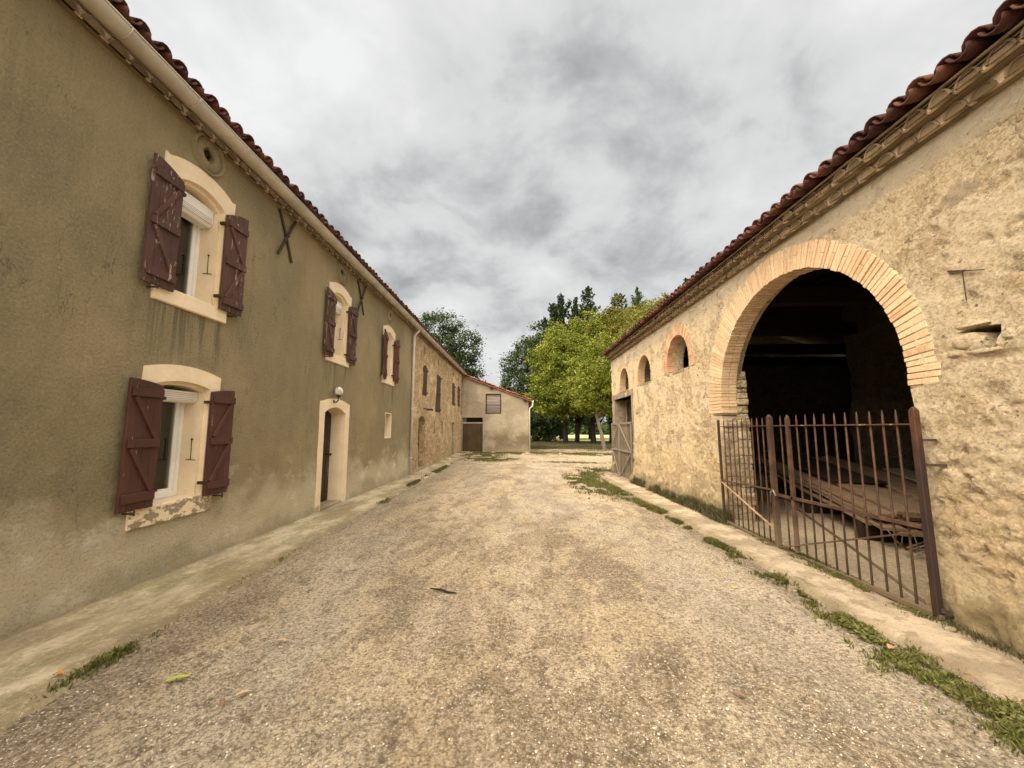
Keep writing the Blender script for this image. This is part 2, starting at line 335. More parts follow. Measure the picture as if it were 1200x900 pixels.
def m_leaf(name, c1, c2, c3, tr=0.3, big=None):
    m = Mat(name, 0.55, 0.3)
    c = m.ramp(m.isl, [(0.0, c1), (0.5, c2), (1.0, c3)])
    c = m.mix(m.rng(m.noise(0.55, 4, 0.6), 0.35, 0.68, 0, 0.75), c, big or c1)
    m.col(c)
    tb = m.n('ShaderNodeBsdfTranslucent'); m.put(tb.inputs[0], c)
    mx = m.n('ShaderNodeMixShader'); mx.inputs[0].default_value = tr
    m.t.links.new(m.b.outputs[0], mx.inputs[1]); m.t.links.new(tb.outputs[0], mx.inputs[2]); m.t.links.new(mx.outputs[0], m.out.inputs[0])
    return m.done()
MT['lime'] = m_leaf('walnut_leaves', (0.095, 0.125, 0.010), (0.185, 0.215, 0.018), (0.36, 0.36, 0.065), 0.35, (0.105, 0.145, 0.013))
MT['limebrown'] = m_leaf('turning_leaves', (0.09, 0.10, 0.012), (0.17, 0.165, 0.02), (0.25, 0.17, 0.04), 0.35, (0.12, 0.14, 0.015))
MT['conif'] = m_leaf('conifer_needles', (0.020, 0.040, 0.015), (0.034, 0.060, 0.020), (0.060, 0.090, 0.028), 0.12)
MT['conifl'] = m_leaf('young_conifer_needles', (0.055, 0.085, 0.022), (0.085, 0.115, 0.03), (0.11, 0.13, 0.035), 0.15)
MT['dkleaf'] = m_leaf('dark_leaves', (0.022, 0.045, 0.010), (0.042, 0.075, 0.016), (0.07, 0.105, 0.025), 0.25)
MT['grass'] = m_leaf('grass_blades', (0.085, 0.080, 0.026), (0.12, 0.145, 0.026), (0.27, 0.24, 0.09), 0.3)
MT['dryweed'] = m_leaf('dry_weeds', (0.085, 0.075, 0.035), (0.13, 0.11, 0.055), (0.06, 0.075, 0.025), 0.2)

# ground materials
def ground_grain(m, c, amt=1.0):
    v = m.vor(68, 'F1', out='Color'); vd = m.vor(68, 'F1')
    s = m.n('ShaderNodeSeparateColor'); m.put(s.inputs[0], v)
    c = m.mix(m.math('MULTIPLY', m.rng(s.outputs[0], 0.62, 0.95), 0.5 * amt), c, (0.64, 0.575, 0.47))
    c = m.mix(m.math('MULTIPLY', m.rng(s.outputs[1], 0.60, 0.95), 0.55 * amt), c, (0.13, 0.10, 0.065))
    n_ = m.noise(30, 7, 0.82); c = m.mix(m.math('MULTIPLY', m.rng(n_, 0.515, 0.59), 0.75 * amt), c, (0.17, 0.125, 0.075)); c = m.mix(m.math('MULTIPLY', m.rng(n_, 0.485, 0.40), 0.5 * amt), c, (0.74, 0.63, 0.47))
    c = m.mix(m.math('MULTIPLY', m.rng(vd, 0.45, 0.75), 0.35 * amt), c, (0.15, 0.115, 0.075))
    return c, vd
m = Mat('gravel', 0.95, 0.15); o = m.xyz()
st = m.map((1.25, 0.42, 1))
a = m.noise(0.8, 7, 0.62, st, 0.5); b = m.noise(2.6, 8, 0.68, m.map((1.1, 0.6, 1), (3, 7, 0)), 0.4)
c = m.ramp(a, [(0.42, (0.25, 0.195, 0.125)), (0.47, (0.40, 0.315, 0.21)), (0.51, (0.54, 0.435, 0.30)), (0.57, (0.64, 0.53, 0.375))])
c = m.mix(m.rng(b, 0.50, 0.55, 0, 0.65), c, (0.25, 0.19, 0.12))
c = m.mix(m.rng(m.noise(1.7, 6, 0.65, m.map((1, 0.5, 1), (9, 2, 0))), 0.5, 0.56, 0, 0.6), c, (0.66, 0.52, 0.325))
edge = m.math('MULTIPLY', m.rng(m.noise(0.5, 5, 0.6, m.map((1, 0.3, 1), (2, 2, 0))), 0.45, 0.6), 0.55)
c = m.mix(edge, c, (0.54, 0.485, 0.40))
lft = m.math('MULTIPLY', m.rng(m.math('ADD', o[0], m.math('MULTIPLY', m.noise(1.2, 4, 0.6), 0.8)), -1.8, -2.3), 0.5)
c = m.mix(lft, c, (0.36, 0.305, 0.225))
dk = m.rng(m.noise(6.5, 7, 0.72, m.map((1, 0.55, 1), (1, 4, 0))), 0.545, 0.62, 0, 0.7)
c = m.mix(dk, c, (0.135, 0.10, 0.065))
vx = m.math('ABSOLUTE', m.math('SUBTRACT', o[0], 2.70)); vv = m.rng(m.math('ADD', vx, m.math('MULTIPLY', m.noise(4, 6, 0.7), 0.35)), 0.42, 0.24, 0, 0.65)
c = m.mix(m.math('MULTIPLY', vv, m.rng(o[1], 15.5, 13)), c, (0.15, 0.115, 0.065))
far = m.rng(m.math('ADD', o[1], m.math('MULTIPLY', m.noise(0.6, 5, 0.6), 7)), 17, 30, 0, 0.6)
c = m.mix(far, c, (0.43, 0.34, 0.225))
gg = m.math('MULTIPLY', m.rng(m.noise(0.9, 6, 0.7, m.map((0.7, 1.2, 1), (6, 3, 0))), 0.53, 0.60), m.rng(o[1], 11, 20, 0, 0.8))
c = m.mix(gg, c, (0.19, 0.165, 0.075))
c, vd = ground_grain(m, c); n_g = m.noise(30, 7, 0.82)
m.col(c)
m.bump(m.noise(5, 6, 0.65), 0.05); m.bump(vd, 0.014, 1.0); m.bump(n_g, 0.03); MT['gravel'] = m.done()
m = Mat('old_concrete', 0.93, 0.2)
st = m.map((1.5, 0.6, 1))
c = m.ramp(m.noise(1.2, 7, 0.65, st), [(0.42, (0.25, 0.205, 0.13)), (0.5, (0.38, 0.32, 0.215)), (0.58, (0.48, 0.415, 0.295))])
c = m.mix(m.rng(m.noise(3.3, 7, 0.7, m.map((1, 0.5, 1), (2, 1, 0))), 0.51, 0.60, 0, 0.65), c, (0.24, 0.195, 0.115))
c = m.mix(m.rng(m.noise(55, 4, 0.7), 0.52, 0.74, 0, 0.45), c, (0.22, 0.18, 0.12))
c = m.mix(m.rng(m.noise(2.0, 7, 0.72, m.map((1, 0.5, 1), (12, 1, 0))), 0.53, 0.57, 0, 0.55), c, (0.22, 0.20, 0.10))
o = m.xyz(); eg = m.math('ADD', o[0], m.math('MULTIPLY', m.noise(2.5, 7, 0.7), 0.5)); c = m.mix(m.math('MULTIPLY', m.rng(eg, -2.86, -2.70), 0.75), c, (0.17, 0.14, 0.08))
wl = m.math('ADD', o[0], m.math('MULTIPLY', m.noise(4, 6, 0.7), 0.16)); c = m.mix(m.math('MULTIPLY', m.rng(wl, -3.70, -3.82), 0.5), c, (0.20, 0.17, 0.10))
f5 = m.noise(26, 7, 0.8); c = m.mix(m.rng(f5, 0.53, 0.64, 0, 0.5), c, (0.20, 0.16, 0.10)); c = m.mix(m.rng(f5, 0.47, 0.37, 0, 0.4), c, (0.60, 0.53, 0.39))
m.col(c); m.bump(m.noise(9, 6, 0.65), 0.03); m.bump(m.noise(80, 3, 0.6), 0.004); MT['concrete'] = m.done()
m = Mat('pale_path', 0.93, 0.2)
c = m.ramp(m.noise(1.6, 7, 0.65), [(0.43, (0.33, 0.265, 0.18)), (0.56, (0.53, 0.435, 0.315))])
c = m.mix(m.rng(m.noise(4.3, 7, 0.7), 0.53, 0.60, 0, 0.65), c, (0.25, 0.19, 0.12))
c = m.mix(m.rng(m.noise(50, 4, 0.7), 0.54, 0.74, 0, 0.45), c, (0.25, 0.20, 0.13))
f5 = m.noise(26, 7, 0.8); c = m.mix(m.rng(f5, 0.53, 0.64, 0, 0.6), c, (0.20, 0.155, 0.095)); c = m.mix(m.math('MULTIPLY', m.rng(m.math('ADD', m.xyz()[0], m.math('MULTIPLY', m.noise(3, 7, 0.7), 0.5)), 3.52, 3.72), 0.6), c, (0.20, 0.155, 0.10)); c = m.mix(m.math('MULTIPLY', m.rng(m.math('ADD', m.xyz()[0], m.math('MULTIPLY', m.noise(5, 7, 0.7), 0.3)), 3.16, 3.02), 0.6), c, (0.22, 0.17, 0.10))
m.col(c); m.bump(m.noise(9, 6, 0.65), 0.04); m.bump(f5, 0.02); MT['path'] = m.done()
m = Mat('earth', 0.95, 0.1); o = m.xyz()
c = m.ramp(m.noise(0.9, 7, 0.65), [(0.3, (0.20, 0.155, 0.10)), (0.7, (0.36, 0.29, 0.19))])
c, vd = ground_grain(m, c, 0.6)
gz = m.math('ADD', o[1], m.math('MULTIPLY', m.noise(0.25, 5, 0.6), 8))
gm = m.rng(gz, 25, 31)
gcol = m.ramp(m.noise(0.7, 6, 0.7, m.map((0.5, 1.5, 1))), [(0.42, (0.040, 0.048, 0.014)), (0.52, (0.075, 0.070, 0.028)), (0.60, (0.15, 0.12, 0.065))])  # tones kept dark so the colour carries the shade of the tree crowns
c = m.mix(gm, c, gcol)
fm = m.rng(m.math('ADD', o[1], m.math('MULTIPLY', m.noise(0.3, 4, 0.6), 3)), 47.5, 50.5)
fc = m.ramp(m.noise(0.12, 4, 0.6, m.map((0.4, 1.5, 1))), [(0.35, (0.46, 0.40, 0.22)), (0.65, (0.42, 0.42, 0.20))])
c = m.mix(fm, c, fc)
m.col(c); m.bump(m.noise(4, 6, 0.65), 0.04); m.bump(vd, 0.008); MT['earth'] = m.done()
m = Mat('barn_floor_dirt', 0.95, 0.1)
c = m.ramp(m.noise(1.5, 7, 0.65), [(0.3, (0.26, 0.20, 0.13)), (0.7, (0.42, 0.34, 0.235))])
c, vd = ground_grain(m, c, 0.5); m.col(c); m.bump(m.noise(7, 6, 0.65), 0.03); m.bump(vd, 0.008); MT['dirt'] = m.done()
m = Mat('pebble', 0.85, 0.25)
m.col(m.ramp(m.isl, [(0.0, (0.20, 0.165, 0.12)), (0.35, (0.38, 0.32, 0.235)), (0.7, (0.50, 0.44, 0.34)), (1.0, (0.58, 0.52, 0.42))])); MT['pebble'] = m.done()

# ------------------------------------------------------------------ object helpers
ORG = {}
def tag(o, label=None, cat=None, group=None, kind=None):
    if label: o['label'] = label
    if cat: o['category'] = cat
    if group: o['group'] = group
    if kind: o['kind'] = kind
    return o
def thing(name, loc, label, cat, group=None):
    o = bpy.data.objects.new(name, None); C.objects.link(o); o.location = loc; ORG[o.name] = Vector(loc)
    o.empty_display_size = 0.2
    return tag(o, label, cat, group)
def link(name, me, mat, parent=None, smooth=False, origin=None):
    if mat is not None and len(me.materials) == 0: me.materials.append(MT[mat] if isinstance(mat, str) else mat)
    o = bpy.data.objects.new(name, me); C.objects.link(o)
    if parent is not None:
        org = ORG[parent.name]; me.transform(Matrix.Translation(-org)); o.parent = parent; ORG[o.name] = org
    else:
        if origin is None: org = Vector((0, 0, 0))
        else: org = Vector(origin); me.transform(Matrix.Translation(-org)); o.location = org
        ORG[o.name] = org
    if smooth: me.polygons.foreach_set('use_smooth', [True] * len(me.polygons))
    return o
class MB:
    def __init__(s): s.v = []; s.f = []; s.sm = []
    def add(s, vs, fs, smooth=False):
        k = len(s.v); s.v += [tuple(v) for v in vs]; s.f += [tuple(i + k for i in f) for f in fs]; s.sm += [smooth] * len(fs); return s
    def box(s, x0, x1, y0, y1, z0, z1):
        return s.add([(x0, y0, z0), (x1, y0, z0), (x1, y1, z0), (x0, y1, z0), (x0, y0, z1), (x1, y0, z1), (x1, y1, z1), (x0, y1, z1)],
                     [(0, 3, 2, 1), (4, 5, 6, 7), (0, 1, 5, 4), (1, 2, 6, 5), (2, 3, 7, 6), (3, 0, 4, 7)])
    def bar(s, a, b, w, h=None, n=4, up=(0, 0, 1), w1=None):
        """prism bar from a to b; n sides"""
        a = Vector(a); b = Vector(b); d = (b - a).normalized(); h = h or w
        u = Vector(up)
        if abs(d.dot(u)) > 0.98: u = Vector((1, 0, 0))
        r = d.cross(u).normalized(); u = r.cross(d); vs = []
        for p, k in ((a, 1.0), (b, 1.0 if w1 is None else w1 / w)):
            for i in range(n):
                t = 2 * math.pi * (i + 0.5) / n; q = math.sqrt(2) if n == 4 else 1
                vs.append(p + r * math.cos(t) * w / 2 * q * k + u * math.sin(t) * h / 2 * q * k)
        fs = [(i, (i + 1) % n, n + (i + 1) % n, n + i) for i in range(n)]
        return s.add(vs, fs + [tuple(range(n))[::-1], tuple(range(n, 2 * n))], False)
    def tube(s, pts, rad, n=8, cap=True):
        pts = [Vector(p) for p in pts]; rad = rad if isinstance(rad, (list, tuple)) else [rad] * len(pts)
        vs = []; fs = []; u = Vector((0, 0, 1))
        for i, p in enumerate(pts):
            d = (pts[min(i + 1, len(pts) - 1)] - pts[max(i - 1, 0)]).normalized()
            if abs(d.dot(u)) > 0.95: u = Vector((1, 0, 0)) if abs(d.x) < 0.9 else Vector((0, 1, 0))
            r = d.cross(u).normalized(); uu = r.cross(d)
            for k in range(n):
                t = 2 * math.pi * k / n; vs.append(p + (r * math.cos(t) + uu * math.sin(t)) * rad[i])
        for i in range(len(pts) - 1):
            for k in range(n): fs.append((i * n + k, i * n + (k + 1) % n, (i + 1) * n + (k + 1) % n, (i + 1) * n + k))
        s.add(vs, fs, True)
        if cap: s.f.append(tuple(len(s.v) - len(vs) + k for k in range(n))[::-1]); s.f.append(tuple(len(s.v) - n + k for k in range(n))); s.sm += [False, False]
        return s
    def prism(s, outer, holes, fn, a, b):
        """2D outline with holes; fn(u,v,w) gives xyz; extruded w from a to b"""
        loops = [list(outer)] + [list(h) for h in holes]
        tris = tessellate_polygon([[Vector((u, v, 0)) for u, v in l] for l in loops])
        flat = [p for l in loops for p in l]; n = len(flat)
        vs = [fn(u, v, a) for u, v in flat] + [fn(u, v, b) for u, v in flat]
        fs = [tuple(t) for t in tris] + [tuple(i + n for i in t[::-1]) for t in tris]
        s.add(vs, fs)
        k = 0
        for l in loops:
            m_ = len(l); base = [fn(u, v, a) for u, v in l] + [fn(u, v, b) for u, v in l]
            s.add(base, [(i, (i + 1) % m_, m_ + (i + 1) % m_, m_ + i) for i in range(m_)])
        return s
    def build(s, name, mat, parent=None, bevel=0.0, origin=None):
        me = bpy.data.meshes.new(name); me.from_pydata(s.v, [], s.f)
        bm = bmesh.new(); bm.from_mesh(me)
        bmesh.ops.recalc_face_normals(bm, faces=bm.faces)
        if bevel:
            bmesh.ops.bevel(bm, geom=[e for e in bm.edges if len(e.link_faces) == 2 and e.calc_face_angle(0) > 0.6], offset=bevel, segments=1, affect='EDGES', clamp_overlap=True)
        bm.to_mesh(me); bm.free()
        if not bevel: me.polygons.foreach_set('use_smooth', s.sm)
        return link(name, me, mat, parent, origin=origin)
def npmesh(name, V, F, mat, parent=None, smooth=False, origin=None):
    """V (n,3); F (m,k) fixed size faces"""
    V = np.asarray(V, np.float32); F = np.asarray(F, np.int32); k = F.shape[1]
    me = bpy.data.meshes.new(name); me.vertices.add(len(V)); me.vertices.foreach_set('co', V.ravel())
    me.loops.add(F.size); me.loops.foreach_set('vertex_index', F.ravel())
    me.polygons.add(len(F)); me.polygons.foreach_set('loop_start', np.arange(0, F.size, k, dtype=np.int32))
    me.update(calc_edges=True); me.validate()
    return link(name, me, mat, parent, smooth, origin)

# numpy perlin
_P = np.random.default_rng(5).permutation(256); _P = np.concatenate([_P, _P])
_G = np.random.default_rng(6).normal(size=(256, 2)); _G /= np.linalg.norm(_G, axis=1)[:, None]
def perlin(x, y):
    x = np.asarray(x, float); y = np.asarray(y, float)
    xi = np.floor(x).astype(int); yi = np.floor(y).astype(int); xf = x - xi; yf = y - yi; xi &= 255; yi &= 255
    def g(ix, iy, dx, dy):
        h = _P[_P[ix & 255] + (iy & 255)]; return _G[h, 0] * dx + _G[h, 1] * dy
    u = xf ** 3 * (xf * (xf * 6 - 15) + 10); v = yf ** 3 * (yf * (yf * 6 - 15) + 10)
    a = g(xi, yi, xf, yf) * (1 - u) + g(xi + 1, yi, xf - 1, yf) * u
    b = g(xi, yi + 1, xf, yf - 1) * (1 - u) + g(xi + 1, yi + 1, xf - 1, yf - 1) * u
    return (a * (1 - v) + b * v) * 1.5
def fbm(x, y, s, o=4, r=0.55):
    t = 0; a = 1
    for i in range(o): t = t + a * perlin(np.asarray(x) * s + 13.7 * i, np.asarray(y) * s + 7.1 * i); s *= 2.03; a *= r
    return t
def sst(x, a, b): t = np.clip((x - a) / (b - a), 0, 1); return t * t * (3 - 2 * t)
def G(x, y):        # terrain height
    x = np.asarray(x, float); y = np.asarray(y, float)
    return 0.15 * sst(y, 15, 26) + 0.15 * sst(y, 26, 60) - 0.05 * sst(x, 1.5, 3.2) * sst(y, 8, 13) * (1 - sst(y, 16, 24))
def pip(P, poly):
    x, y = P[:, 0], P[:, 1]; c = np.zeros(len(P), bool); n = len(poly)
    for i in range(n):
        x0, y0 = poly[i]; x1, y1 = poly[(i + 1) % n]
        if y0 == y1: continue
        k = ((y0 > y) != (y1 > y)) & (x < (x1 - x0) * (y - y0) / (y1 - y0) + x0); c ^= k
    return c
def subdiv(loop, d):
    o = []
    for i in range(len(loop)):
        a = np.array(loop[i]); b = np.array(loop[(i + 1) % len(loop)]); n = max(1, int(math.ceil(np.linalg.norm(b - a) / d)))
        for k in range(n): o.append(tuple(a + (b - a) * k / n))
    return o
def dense_wall(name, mat, parent, outer, holes, fn, thick, su, sv, disp, d=0.05):
    """front sheet with real relief; fn(u,v,w): w grows into the wall. su: list of u grid lines, sv: v grid lines"""
    loops = [subdiv(l, d) for l in [outer] + holes]
    pts = [p for l in loops for p in l]; edges = []; k = 0
    for l in loops:
        n = len(l); edges += [(k + i, k + (i + 1) % n) for i in range(n)]; k += n
    nb = len(pts)
    U, V = np.meshgrid(su, sv); g = np.c_[U.ravel(), V.ravel()]
    g += RNG.uniform(-0.12, 0.12, g.shape) * (su[1] - su[0])
    ok = pip(g, outer)
    for h in holes: ok &= ~pip(g, h)
    b = np.array(pts); g = g[ok]
    keep = np.ones(len(g), bool)
    for i in range(0, len(b), 40):
        keep &= (((g[:, None, :] - b[None, i:i + 40, :]) ** 2).sum(2).min(1) > (0.4 * d) ** 2)
    g = g[keep]
    allp = [Vector(p) for p in pts] + [Vector(p) for p in g]
    vo, _, fo, ov, _, _ = delaunay_2d_cdt(allp, edges, [], 0, 1e-6)
    vo = np.array([tuple(v) for v in vo]); fo = np.array([f for f in fo if len(f) == 3])
    cen = vo[fo].mean(1); ok = pip(cen, outer)
    for h in holes: ok &= ~pip(cen, h)
    fo = fo[ok]
    dd = disp(vo[:, 0], vo[:, 1])
    F3 = [fn(u, v, -w) for (u, v), w in zip(vo, dd)]
    inv = {}
    for i, src in enumerate(ov):
        for s_ in src: inv[s_] = i
    mb_v = list(F3); faces = [tuple(f) for f in fo]; nsm = len(faces)
    k = 0
    for l in loops:
        n = len(l); base = len(mb_v)
        for i in range(n): mb_v.append(F3[inv[k + i]])
        for i in range(n): mb_v.append(fn(l[i][0], l[i][1], thick))
        for i in range(n): faces.append((base + i, base + (i + 1) % n, base + n + (i + 1) % n, base + n + i))
        k += n
    tris = tessellate_polygon([[Vector((u, v, 0)) for u, v in l] for l in [outer] + holes]); flat = [p for l in [outer] + holes for p in l]
    base = len(mb_v); mb_v += [fn(u, v, thick) for u, v in flat]; faces += [tuple(base + i for i in t) for t in tris]
    me = bpy.data.meshes.new(name); me.from_pydata([tuple(v) for v in mb_v], [], faces)
    me.polygons.foreach_set('use_smooth', [True] * nsm + [False] * (len(faces) - nsm))
    return link(name, me, mat, parent)
def archpts(c, hw, spring, crown, n=12):
    """top of a segmental arch from right (+) to left: list of (u,v)"""
    rise = crown - spring; r = (hw * hw + rise * rise) / (2 * rise); zc = crown - r; a = math.asin(min(1, hw / r))
    if rise > hw: a = math.pi - a
    return [(c + r * math.sin(a - 2 * a * i / n), zc + r * math.cos(a - 2 * a * i / n)) for i in range(n + 1)]
def arch_loop(c, hw, bot, spring, crown, n=12):
    return [(c - hw, bot), (c + hw, bot)] + archpts(c, hw, spring, crown, n)
XL, XR = -3.88, 3.6
FL = lambda u, v, w: (XL - w, u, v)       # left facade: w into the wall
FR = lambda u, v, w: (XR + w, u, v)       # barn facade

# ------------------------------------------------------------------ clay tile roof and genoise cornices
def tile_roof(name, mat, parent, y0, y1, pitch, xe, ze, s, ang, courses, expo=0.36, r=0.092, mtx=None, jit=1.0):
    """canal tiles; xe,ze eave edge (underside line), s = direction of rise in x (+1/-1)"""
    n = 7; V = []; F = []; L = expo + 0.09; th = 0.014
    ca, sa = math.cos(ang), math.sin(ang)
    def tile(yc, d0, up, cover):
        base = sum(len(v) for v in V)
        j = RNG.normal(0, 1, 4) * jit
        vs = []
        for (dd, rr) in ((d0, r if cover else r * 0.86), (d0 + L, r * 0.84 if cover else r)):
            for shell in (0, th):
                for i in range(n):
                    t = math.pi * i / (n - 1); q = rr - shell
                    a = q * math.cos(t); h = q * math.sin(t) * 0.9
                    if not cover: h = -h + r * 0.86
                    vs.append((a + yc + j[0] * 0.006 + (dd - d0) * j[1] * 0.02, dd + j[2] * 0.008, h + up + (0.0 if dd == d0 else (-0.012 if cover else -0.004)) + j[3] * 0.003))
        vs = np.array(vs)
        yy, dd, hh = vs[:, 0], vs[:, 1], vs[:, 2]
        X = xe + s * (dd * ca - hh * sa); Z = ze + dd * sa + hh * ca
        V.append(np.c_[X, yy, Z])
        f = []
        for i in range(n - 1):
            f += [(i, i + 1, 2 * n + i + 1, 2 * n + i), (n + i, 3 * n + i, 3 * n + i + 1, n + i + 1), (i, n + i, n + i + 1, i + 1), (2 * n + i, 2 * n + i + 1, 3 * n + i + 1, 3 * n + i)]
        f += [(0, 2 * n, 3 * n, n), (n - 1, 2 * n - 1, 4 * n - 1, 3 * n - 1)]
        F.append(np.array(f) + base)
    k = int(round((y1 - y0) / pitch))
    for i in range(k):
        yc = y0 + (i + 0.5) * pitch
        for c_ in range(courses):
            tile(yc, c_ * expo + 0.02, 0.045 + (c_ > 0) * 0.006, True)
            tile(yc + pitch / 2, c_ * expo, 0.0, False)
    V = np.concatenate(V); F = np.concatenate(F)
    if mtx is not None: V = np.array([tuple(mtx @ Vector(v)) for v in V])
    return npmesh(name, V, F, mat, parent, True)
def genoise(parent, xw, z0, s, y0, y1, rows, pitch, mat='gen', mtx=None, name='cornice'):
    """rows of (projection, height) of half-round tiles on thin flat courses; s = towards the yard"""
    t = MB(); f = MB(); z = z0; p = 0.0; n = 9
    k = int(round((y1 - y0) / pitch)); pitch = (y1 - y0) / k
    X = lambda d: xw + s * d
    bx = lambda b, d0, d1, a, c, e, g: b.box(min(X(d0), X(d1)), max(X(d0), X(d1)), a, c, e, g)
    seg = max(1, int((y1 - y0) / 0.45))
    for (pr, h) in rows:
        for i in range(seg):                                                # flat tile course
            a = y0 + (y1 - y0) * i / seg; c = y0 + (y1 - y0) * (i + 1) / seg - 0.004
            bx(t, -0.02, p + 0.035 + random.uniform(-.003, .003), a, c, z + random.uniform(-.002, .002), z + 0.02)
        z += 0.02
        bx(f, -0.02, p + pr * 0.72, y0, y1, z, z + h - 0.001)
        for i in range(k):
            yc = y0 + (i + 0.5) * pitch + random.uniform(-.012, .012); ro = pitch * random.uniform(0.41, 0.47); pj = p + pr + random.uniform(-.014, .008)
            vs = []
            for d_ in (0.0, pj):
                for q in (1.0, 0.80):
                    for j in range(n):
                        a = math.pi * j / (n - 1); vs.append((X(d_), yc + ro * q * math.cos(a), z + h * (1 if q == 1 else 0.84) * math.sin(a)))
            fs = []
            for j in range(n - 1):
                fs += [(j, j + 1, 2 * n + j + 1, 2 * n + j), (n + j, 3 * n + j, 3 * n + j + 1, n + j + 1), (2 * n + j, 2 * n + j + 1, 3 * n + j + 1, 3 * n + j)]
            t.add(vs, fs, False)
            # mortar core recessed inside the tile
            vs = []; rr = ro * 0.81
            for d_ in (0.0, pj - 0.008):
                for j in range(n):
                    a = math.pi * j / (n - 1); vs.append((X(d_), yc + rr * math.cos(a), z + h * 0.85 * math.sin(a)))
            fs = [(j, j + 1, n + j + 1, n + j) for j in range(n - 1)] + [tuple(range(n, 2 * n)), (0, n, 2 * n - 1, n - 1)]
            t.add(vs, fs, False)
        z += h; p += pr
    bx(t, -0.02, p + 0.01, y0, y1, z, z + 0.018)
    if mtx is not None:
        for b in (t, f): b.v = [tuple(mtx @ Vector(v)) for v in b.v]
    o = t.build(name, mat, parent); f.build('mortar_fill', 'genfill', o)
    return o, z + 0.018, p

# ------------------------------------------------------------------ ground sheets
def sheet(name, xs, ys, zf, mat, kind='structure', mask=None):
    Xg, Yg = np.meshgrid(xs, ys); Z = zf(Xg, Yg); nx, ny = len(xs), len(ys)
    V = np.c_[Xg.ravel(), Yg.ravel(), Z.ravel()]
    i = np.arange(nx - 1)[None, :] + np.arange(ny - 1)[:, None] * nx; i = i.ravel()
    F = np.c_[i, i + 1, i + nx + 1, i + nx]
    o = npmesh(name, V, F, mat, None, True); return tag(o, kind=kind)
def grow(a, b, d0, k):
    o = [a]; d = d0
    while o[-1] < b: o.append(min(b, o[-1] + d)); d *= k
    return np.array(o)
yy = np.concatenate([-grow(0, 40, 0.6, 1.3)[::-1][:-1], grow(0, 900, 0.5, 1.035)])
xx = np.concatenate([-grow(0, 700, 0.6, 1.07)[::-1][:-1], grow(0, 700, 0.6, 1.07)])
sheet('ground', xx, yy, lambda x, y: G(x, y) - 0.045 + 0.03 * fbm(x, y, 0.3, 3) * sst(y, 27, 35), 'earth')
def edgeL(y): return np.interp(y, [-5, 2.2, 3.3, 5.2, 7.5, 8.8, 13.3, 23.7, 26], [-2.7, -2.76, -2.9, -2.91, -3.0, -2.98, -3.11, -3.28, -3.3])
def edgeR(y): return np.interp(y, [-5, 2.5, 3.5, 5, 10, 14.7, 18], [2.98, 2.93, 2.84, 2.87, 2.74, 2.78, 2.9])
ys = np.concatenate([np.arange(-4, 1.2, 0.25), np.arange(1.2, 6, 0.028), grow(6, 31, 0.035, 1.012)])
def zyard(x, y):
    r = 0.020 * fbm(x, y * 0.55, 1.1, 3) + 0.010 * fbm(x, y, 5.5, 3, 0.6) + 0.004 * fbm(x, y, 26, 2, 0.7)
    return G(x, y) + 0.004 + r * (1 - 0.35 * sst(y, 8, 20)) - 0.06 * sst(y, 29, 31)
def sheet_uv(name, us, ys, xa, xb, zf, mat):
    U, Y = np.meshgrid(us, ys); Xg = xa(Y) * (1 - U) + xb(Y) * U; Z = zf(Xg, Y); nx, ny = len(us), len(ys)
    V = np.c_[Xg.ravel(), Y.ravel(), Z.ravel()]
    i = (np.arange(nx - 1)[None, :] + np.arange(ny - 1)[:, None] * nx).ravel()
    return tag(npmesh(name, V, np.c_[i, i + 1, i + nx + 1, i + nx], mat, None, True), kind='structure')
def yardR(y): return np.where(y < 15.9, edgeR(y) - 0.05, 2.9 + (y - 15.9) * 1.1)
sheet_uv('gravel_yard', np.linspace(0, 1, 190), ys, lambda y: edgeL(y) - 0.10, yardR, zyard, 'gravel')
def zpave(x, y):
    e = edgeL(y) + 0.05 * fbm(y, y * 0 + 3, 2.2, 4) + 0.03
    k = sst(e - x, -0.02, 0.05)
    return G(x, y) - 0.03 + (0.062 + 0.010 * fbm(x, y, 3, 4) + 0.006 * (x < -3.8)) * k
ysp = np.concatenate([np.arange(-4, 1.5, 0.25), np.arange(1.5, 6, 0.04), grow(6, 25.99, 0.05, 1.015)])
sheet_uv('pavement', np.linspace(0, 1, 60), ysp, lambda y: y * 0 + XL - 0.05, lambda y: edgeL(y) + 0.14, zpave, 'concrete')
def zpath(x, y):
    e = edgeR(y) + 0.06 * fbm(y, y * 0 + 9, 2.0, 4)
    k = sst(x - e, -0.03, 0.06)
    return G(x, y) - 0.035 + (0.055 + 0.014 * fbm(x, y, 2.6, 4) + 0.01) * k - 0.02 * sst(x, 3.3, 3.45)
sheet_uv('path', np.linspace(0, 1, 50), np.concatenate([np.arange(-4, 1.5, 0.25), np.arange(1.5, 6, 0.04), grow(6, 15.6, 0.05, 1.015)]), lambda y: edgeR(y) - 0.14, lambda y: y * 0 + 3.62, zpath, 'path')
sheet('barn_floor', np.arange(3.45, 13.1, 0.12), np.arange(-3, 15.7, 0.12), lambda x, y: G(x, y) + 0.012 + 0.03 * fbm(x, y, 1.5, 4) - 0.02 * (x < 3.6), 'dirt')

